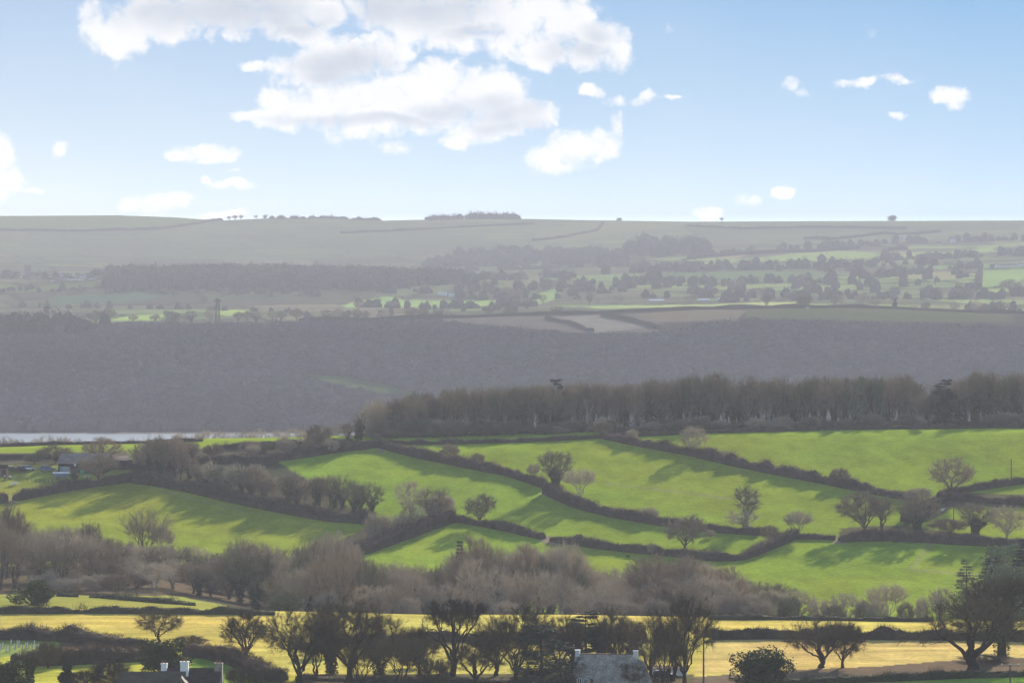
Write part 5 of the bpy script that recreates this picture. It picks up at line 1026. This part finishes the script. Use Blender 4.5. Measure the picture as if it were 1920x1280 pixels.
def wheel(e, x, y, r=.33, w=.22):
    v, f = tube(np.array([[x, y - w/2, r], [x, y + w/2, r]]), np.array([r, r]), 14); cap = np.arange(14); b = Bag(); b.add(v, f); b.add(np.concatenate([v[:14], [[x, y - w/2, r]]]), np.array([(i, (i + 1) % 14, 14) for i in range(14)])); b.add(np.concatenate([v[14:], [[x, y + w/2, r]]]), np.array([(i, (i + 1) % 14, 14) for i in range(14)]))
    t = obj('wheel', b.mesh('wheel', [M_RUBBER]), parent=e); part('rim', lambda b: box(b, x - r * .45, x + r * .45, y - w/2 - .015, y + w/2 + .015, r * .55, r * 1.45), M_METAL, t)
def car(p, rz, m, label, L=4.2, van=False):
    e = root('parked_car', p, rz, label, 'car', 'vehicles parked about the farm and cottage'); h = L / 2
    pr = [(-h, .35), (-h, .85), (-h * .92, .98), (-h * .5 if not van else -h * .9, 1.02), (h * .42, .98), (h * .96, .84), (h, .62), (h, .35)]
    def body(b):
        n = len(pr); v = [(x, y, z) for y in (-.85, .85) for x, z in pr]; b.add(v, np.array([(i, (i + 1) % n, (i + 1) % n + n, i + n) for i in range(n)]))
        for o in (0, n): b.add([v[o + i] for i in range(n)], np.array([(0, 1, 2, 7), (2, 3, 4, 7), (4, 5, 6, 7)]) if o == 0 else np.array([(7, 2, 1, 0), (7, 4, 3, 2), (7, 6, 5, 4)]))
    part('body', body, m, e); c0, c1 = (-h * .86, -h * .66), (h * .46, h * .16)
    part('cabin', lambda b: b.add([(c0[0], -.8, 1.0), (c1[0], -.8, .98), (c1[1], -.66, 1.46), (c0[1], -.66, 1.46), (c0[0], .8, 1.0), (c1[0], .8, .98), (c1[1], .66, 1.46), (c0[1], .66, 1.46)], np.array([(0,1,2,3),(5,4,7,6),(4,0,3,7),(1,5,6,2)])), M_GLASS, e)
    part('roof', lambda b: box(b, c0[1] - .04, c1[1] + .04, -.68, .68, 1.455, 1.51), m, e)
    for x in (-h * .62, h * .62):
        for y in (-.82, .82): wheel(e, x, y)
    for y in (-.6, .6): part('headlight', lambda b: box(b, h - .02, h + .03, y - .16, y + .16, .62, .78), M_SILV, e)
    return e
car(at(22, 884, *HILL), .2, M_BLACKP, 'dark car parked beside the brick shed at the far left')
car(at(42, 883, *HILL), 1.1, M_BLACKP, 'second dark car parked between the first one and the pale one')
car(at(52, 882, *HILL), .5, M_SILV, 'pale car with its nose behind the dark ones', 3.6)
car(at(88, 883, *HILL), .1, M_BLUE, 'blue car parked under the end of the barn roof', 4.8)
car(ground_at(X_of(1246, 694), 694), .1, M_BLACKP, 'dark car in front of the low white outbuilding')
# livestock trailer
p = at(114, 898, *HILL); e = root('farm_trailer', p, .05, 'blue-grey farm trailer standing in the yard field', 'trailer')
part('body', lambda b: (box(b, -2.2, 2.2, -.95, .95, .75, 1.7),), M_BLUE, e); part('roof_cover', lambda b: slab(b, [(-2.3, -1.0, 1.74), (2.3, -1.0, 1.74), (2.3, 1.0, 1.95), (-2.3, 1.0, 1.95)], .1), M_SILV, e)
part('side_rail', lambda b: [box(b, -2.2, 2.2, -1.0, -.955, z, z + .08) for z in (.9, 1.2, 1.5)], M_METAL, e); part('drawbar', lambda b: box(b, 2.2, 3.3, -.06, .06, .65, .77), M_METAL, e)
for x in (-.9, .9):
    for y in (-.9, .9): wheel(e, x, y, .38)
# yard things
p = at(154, 888, *HILL); e = root('water_tank', p, .2, 'small green tank in front of the barn', 'tank'); v, f = tube(np.array([[0, 0, 0], [0, 0, .1], [0, 0, .95], [0, 0, 1.1]]), np.array([.6, .68, .68, .3]), 14); obj('shell', mesh_np('shell', v, f, mats=[M_GREEN], smooth=True), parent=e); part('lid', lambda b: box(b, -.3, .3, -.3, .3, 1.08, 1.16), M_GREEN, e)
def table(p, rz, label):
    e = root('picnic_table', p, rz, label, 'table', 'outdoor tables in the yard field'); part('tabletop', lambda b: box(b, -.9, .9, -.38, .38, .7, .77), M_SILV, e)
    for y in (-.72, .72): part('bench', lambda b: box(b, -.9, .9, y - .14, y + .14, .42, .47), M_SILV, e)
    for x in (-.62, .62): part('leg_frame', lambda b: (box(b, x - .05, x + .05, -.72, .72, .36, .42), box(b, x - .05, x + .05, -.3, -.22, 0, .7), box(b, x - .05, x + .05, .22, .3, 0, .7)), M_SILV, e)
table(at(163, 896, *HILL), .3, 'pale garden table between the leafless yard tree and the trailer'); table(at(22, 910, *HILL), -.2, 'pale garden table in the yard at the far left'); table(at(28, 909, *HILL), 1.0, 'turned garden table touching the far-left one')
p = at(12, 898, *HILL); e = root('garden_tractor', p, .3, 'small red and white garden tractor by the brick shed', 'tractor'); part('body', lambda b: box(b, -.8, .5, -.35, .35, .35, .8), M_BRICK, e); part('seat', lambda b: (box(b, -.7, -.3, -.25, .25, .8, .88), box(b, -.78, -.7, -.25, .25, .88, 1.25)), M_WHITE, e); part('bonnet', lambda b: box(b, .5, 1.2, -.3, .3, .35, .95), M_WHITE, e)
for x in (-.5, .85):
    for y in (-.42, .42): wheel(e, x, y, .28, .16)

# poles
def pole(p, h, label, lamp=False, arms=False, name='utility_pole'):
    e = root(name, p, 0, label, 'pole', None); v, f = tube(np.array([[0, 0, -.4], [0, 0, h]]), np.array([.15, .11]), 8); obj('shaft', mesh_np('shaft', v, f, mats=[M_POLE], smooth=True), parent=e)
    if lamp:
        part('lamp_arm', lambda b: box(b, 0, .6, -.04, .04, h - .15, h - .07), M_METAL, e); part('lamp_head', lambda b: (box(b, .25, 1.0, -.16, .16, h - .07, h + .1), box(b, -.2, .24, -.12, .12, h, h + .12)), M_SILV, e)
    if arms:
        part('crossarm', lambda b: box(b, -1.45, 1.45, -.06, .06, h - .25, h - .12), M_POLE, e)
        for x in (-1.35, 0, 1.35):
            v, f = tube(np.array([[x, 0, h - .12], [x, 0, h + .0], [x, 0, h + .16]]), np.array([.06, .13, .09]), 8); obj('insulator', mesh_np('insulator', v, f, mats=[M_WHITE], smooth=True), parent=e)
    return e
D = 684; p = ground_at(X_of(1320, D), D); pole(p, z_of(1191, D) - p[2], 'dark pole topped by a white lamp beside the tall bare tree', lamp=True, name='lamp_pole')
D = 676; p = ground_at(X_of(1896, D), D); h1 = z_of(1245, D) - p[2]; pole(p, h1, 'power pole with a crossarm and white insulators at the lower right corner', arms=True)
q = ground_at(X_of(1790, 640), 640); pw = np.array([p[0], p[1], p[2] + h1])
for x in (-1.35, 0, 1.35):
    a = pw + [x, 0, .1]; bb = np.array([X_of(1735, 600) + x, 600, z_of(1320, 600)]); t = np.linspace(0, 1, 12)[:, None]; P = a + (bb - a) * t; P[:, 2] -= 1.2 * (t[:, 0] * (1 - t[:, 0])) * 4 * .3; v, f = tube(P, np.full(12, .006), 4)
    tag(obj('power_line', mesh_np('power_line', v, f, mats=[M_POLE])), 'thin wire running down to the left from the white insulators', 'wire', 'wires of the lower right power pole')
p = at(1897, 902, *HILL); pole(p, 42 * pxm(p), 'thin wooden pole standing in the upper right field'); p = at(1789, 996, *HILL); pole(p, 52 * pxm(p), 'thin wooden pole in the lane meadow')
# lattice towers on the crest
def lattice(x, y, h, label):
    p = at(x, y, 3760, 3900); H = h * pxm(p); e = root('lattice_tower', p, .3, label, 'tower', 'lattice towers behind the crest')
    for sx in (-1, 1):
        for sy in (-1, 1): v, f = tube(np.array([[sx * 1.8, sy * 1.8, -1], [sx * 1.1, sy * 1.1, H * .9]]), np.array([.32, .25]), 4); obj('leg', mesh_np('leg', v, f, mats=[M_STEEL]), parent=e)
    def br(b):
        for k in range(9):
            z0, z1 = H * .9 * k / 9, H * .9 * (k + 1) / 9; w0, w1 = 1.8 - .7 * k / 9, 1.8 - .7 * (k + 1) / 9
            for s in (-1, 1):
                for a, c in (((-w0, s * w0, z0), (w1, s * w1, z1)), ((s * w0, -w0, z0), (s * w1, w1, z1)), ((-w1, s * w1, z1), (w1, s * w1, z1))): v, f = tube(np.array([a, c]), np.array([.16, .16]), 3); b.add(v, f)
    part('bracing', br, M_STEEL, e); part('platform', lambda b: (box(b, -3.2, 3.2, -1.4, 1.4, H * .88, H * .93), box(b, -1.5, 1.5, -1, 1, H * .93, H)), M_STEEL, e)
lattice(88, 611, 40, 'left lattice tower sticking up behind the crest conifers'); lattice(408, 609, 46, 'right lattice tower rising behind the crest hedge')
# far houses
def far_house(x, y, w, h, m, mr, label, lo, hi, group, rz=None, name='house', cat='house', dep=.6):
    p = at(x, y, lo, hi); s = pxm(p); W_, H_h = w * s, h * s; e = root(name, p, r.uniform(-.5, .5) if rz is None else rz, label, cat, group); d = W_ * dep
    part('wall', lambda b: gable(b, -W_/2, W_/2, 0, d, -1.5, H_h * .62, H_h), m, e); part('roof', lambda b: roof2(b, -W_/2, W_/2, 0, d, H_h * .62, H_h + .02, .3, .2), mr, e)
r = random.Random(12)
for i in range(64):
    x = r.uniform(-10, 190); y = 500 + 26 * r.random() + (x > 100) * 4; y = min(y, 528)
    far_house(x, y, r.uniform(6, 12), r.uniform(4.5, 8), r.choice([M_WHITE, M_SILV, M_STONE, M_SILV]), r.choice([M_DSLATE, M_SLATE, M_TIN, M_BROOF]), 'small hazy house in the hill town at the far left', 4850, 5900, 'houses of the hazy hill town')
p = at(52, 512, 4900, 5500); s = pxm(p); e = root('church_tower', p, .2, 'square battlemented church tower above the hazy town', 'church tower')
part('tower', lambda b: box(b, -3.6 * 1, 3.6, -3.6, 3.6, -2, 27 * s), M_STONE, e); part('parapet', lambda b: [box(b, x, x + 1.2, y0, y0 + .5, 27 * s, 27 * s + 1.3) for x in (-3.7, -1.3, 1.2, 2.6) for y0 in (-3.7, 3.2)], M_STONE, e); part('nave', lambda b: gable(b, 3.65, 17, -3, 3, -2, 6, 10), M_SLATE, e)
FH = 'scattered white farm buildings on the far plain'
for x, y, w, h, m, mr, l, lo, hi, nm in [(829,554,15,6,M_WHITE,M_WHITE,'bright white shed, left of the pair on the far plain',4300,5300,'shed'),(848,556,12,6,M_WHITE,M_WHITE,'bright white shed, right of the pair on the far plain',4300,5300,'shed'),(792,526,16,7,M_PALEB,M_BLUE,'blue-roofed shed on the far plain left of centre',4700,5400,'shed'),(822,522,14,4,M_WHITE,M_SLATE,'low pale shed right of the blue-roofed one',4700,5500,'shed'),
   (950,523,9,6,M_WHITE,M_DSLATE,'white farmhouse in the hamlet right of centre',4700,5600,'house'),(968,520,14,8,M_SILV,M_TIN,'grey barn in the hamlet right of centre',4700,5700,'barn'),(985,524,12,6,M_STONE,M_SLATE,'stone building at the right of the hamlet',4700,5600,'house'),(1013,527,9,5,M_WHITE,M_SILV,'lone white building right of the hamlet',4700,5600,'house'),(940,514,10,6,M_STONE,M_DSLATE,'dark-roofed house behind the hamlet',5000,5900,'house'),
   (885,545,18,4,M_SILV,M_SLATE,'long pale shed below the hamlet',4400,5300,'shed'),(800,540,8,8,M_STONE,M_BRICK,'small reddish house left of the white sheds',4500,5300,'house'),(1232,565,28,4,M_SILV,M_SILV,'long pale polytunnel beyond the crest, left one',4000,4700,'shed'),(1318,564,22,4,M_SILV,M_WHITE,'long pale polytunnel beyond the crest, middle one',4000,4700,'shed'),(1356,563,20,4,M_SILV,M_WHITE,'long pale polytunnel beyond the crest, right one',4000,4700,'shed'),
   (1702,449,12,7,M_WHITE,M_WHITE,'brightest white farm building on the right slope',6400,7900,'house'),(1690,450,8,5,M_SILV,M_SLATE,'grey shed beside the brightest white building',6400,7900,'shed'),(1787,455,10,7,M_WHITE,M_SILV,'white farmhouse further right on the slope',6200,7800,'house'),(1797,459,6,4,M_SILV,M_DSLATE,'small shed just below the further right farmhouse',6200,7800,'shed'),(1760,459,8,5,M_WHITE,M_DSLATE,'small white house between the two slope farms',6200,7800,'house'),(1665,457,12,5,M_SILV,M_TIN,'low grey farm range left of the bright slope farm',6200,7700,'shed'),(1514,462,7,5,M_WHITE,M_SLATE,'small white house above the long pale field',6300,7700,'house'),
   (1885,501,12,6,M_WHITE,M_SLATE,'white cottage, left of the row at the right edge',5400,6800,'house'),(1900,500,12,6,M_SILV,M_TIN,'grey cottage in the row at the right edge',5400,6800,'house'),(1915,499,10,7,M_WHITE,M_SLATE,'white cottage at the end of the row at the right edge',5400,6800,'house'),(1860,504,8,8,M_STONE,M_DSLATE,'dark stone house left of the row at the right edge',5400,6800,'house'),(1870,502,8,5,M_WHITE,M_WHITE,'tiny bright house between the dark stone one and the row',5400,6800,'house'),
   (205,514,28,3,M_SILV,M_SLATE,'long low pale roof right of the town',4800,5400,'shed'),(215,524,14,4,M_WHITE,M_SLATE,'pale building below the long low roof',4700,5400,'house'),(712,526,9,6,M_SILV,M_SLATE,'pale house under the middle ridge',4800,5500,'house'),(893,519,10,5,M_SILV,M_SLATE,'pale house left of the hamlet',4800,5600,'house'),(1511,576,12,4,M_SILV,M_DSLATE,'low pale shelter under the prominent crest tree',3700,3830,'shed')]:
    far_house(x, y, w, h, m, mr, l, lo, hi, FH, rz=r.uniform(-.25, .25), name='farm_' + nm if nm != 'house' else 'farmhouse', cat=nm, dep=.5)
# tree guards in the green field
for i in range(16):
    x = -6 + i * 5.2 + r.uniform(-1.5, 1.5); p = at(x, 1222 - r.uniform(0, 12), *NEAR); e = root('tree_guard', p, 0, 'pale tubular tree guard in the green strip at the left', 'tree guard', 'tree guards in the green strip')
    v, f = tube(np.array([[0, 0, -.1], [0, 0, 1.15]]), np.array([.09, .10]), 7); obj('tube', mesh_np('tube', v, f, mats=[M_SILV]), parent=e); part('stake', lambda b: box(b, .11, .16, -.03, .03, -.1, 1.3), M_POLE, e)
# post-and-wire fence in the farmyard
pts = [at(x, y, *HILL) for x, y in [(50,903),(58,903.5),(66,904),(74,904.5),(82,905),(90,905),(98,905),(106,904.5),(114,904)]]; e = root('wire_fence', pts[0], 0, 'thin post and wire fence crossing the farmyard field', 'fence')
for q in pts:
    d = q - pts[0]; part('post', lambda b: box(b, d[0] - .06, d[0] + .06, d[1] - .06, d[1] + .06, d[2] - .2, d[2] + 1.15), M_POLE, e)
for z in (.45, .8, 1.1):
    v, f = tube(np.array([q - pts[0] + [0, 0, z] for q in pts]), np.full(len(pts), .015), 4); obj('wire', mesh_np('wire', v, f, mats=[M_METAL]), parent=e)
# animals: one skinned body each
def animal(p, rz, s, m, label, lying=False, cat='sheep', name='sheep'):
    lz = .1 if lying else 0.0; bz = .34 if lying else .62
    V = [(0, 0, bz), (.42, 0, bz + .02), (.62, 0, bz + .14), (.82, 0, bz + .26), (.98, 0, bz + .18), (-.42, 0, bz + .02), (-.6, 0, bz - .02)]; E = [(0, 1), (1, 2), (2, 3), (3, 4), (0, 5), (5, 6)]; R = [.27, .25, .17, .13, .075, .27, .12]
    for x, par in ((.36, 1), (-.4, 5)):
        for y in (-.15, .15):
            i = len(V); 
            if lying: V += [(x, y * 1.6, .2), (x + .2, y * 1.9, .08)]
            else: V += [(x - (.06 if x < 0 else 0), y, .34), (x + (.03 if x < 0 else .0), y, .03)]
            E += [(par, i), (i, i + 1)]; R += [.085, .045]
    for y in (-.11, .11): i = len(V); V += [(.84, y, bz + .34)]; E += [(3, i)]; R += [.035]
    me = bpy.data.meshes.new(name); me.from_pydata([tuple(c * s for c in v) for v in V], E, []); me.materials.append(m); o = obj(name, me, loc=tuple(p), rot=(0, 0, rz)); sk = o.modifiers.new('skin', 'SKIN')
    for i, q in enumerate(R): me.skin_vertices[0].data[i].radius = (q * s, q * s)
    me.skin_vertices[0].data[0].use_root = True; o.modifiers.new('sub', 'SUBSURF').levels = 2; o.modifiers['sub'].render_levels = 2
    return tag(o, label, cat, 'animals grazing on the hillside')
animal(at(1178, 1045, *HILL), 2.7, .75, M_WOOLB, 'black animal grazing in the bright field above the dip wood', cat='animal', name='black_sheep')
animal(at(1188, 1050, *HILL), .3, .45, M_WOOLB, 'small dark animal lying beside the grazing black one', lying=True, cat='animal', name='black_lamb')
animal(at(1768, 958, *HILL), .4, .8, M_WOOL, 'white sheep beside the lane hedge at the right')


# ---------------------------------------------------------------- haze
HAZE_DENSITY = 1.38e-4
def build_haze():
    x0, x1, y0, y1, z0, z1 = -9800, 9800, -340, 9950, -8, 204
    v = np.array([(x, y, z) for z in (z0, z1) for y in (y0, y1) for x in (x0, x1)], float)
    f = np.array([(0, 2, 3, 1), (4, 5, 7, 6), (0, 1, 5, 4), (2, 6, 7, 3), (0, 4, 6, 2), (1, 3, 7, 5)])
    m = bpy.data.materials.new('haze_air'); m.use_nodes = True; nt = m.node_tree; nt.nodes.clear()
    o = nt.nodes.new('ShaderNodeOutputMaterial'); pv = nt.nodes.new('ShaderNodeVolumePrincipled')
    pv.inputs['Color'].default_value = (1.0, .885, .865, 1); pv.inputs['Density'].default_value = HAZE_DENSITY; pv.inputs['Anisotropy'].default_value = -0.39
    nt.links.new(pv.outputs[0], o.inputs['Volume'])
    tag(obj('haze', mesh_np('haze', v, f, mats=[m])), kind='stuff', cat='haze', label='thin pale winter haze filling the valley air')
build_haze()
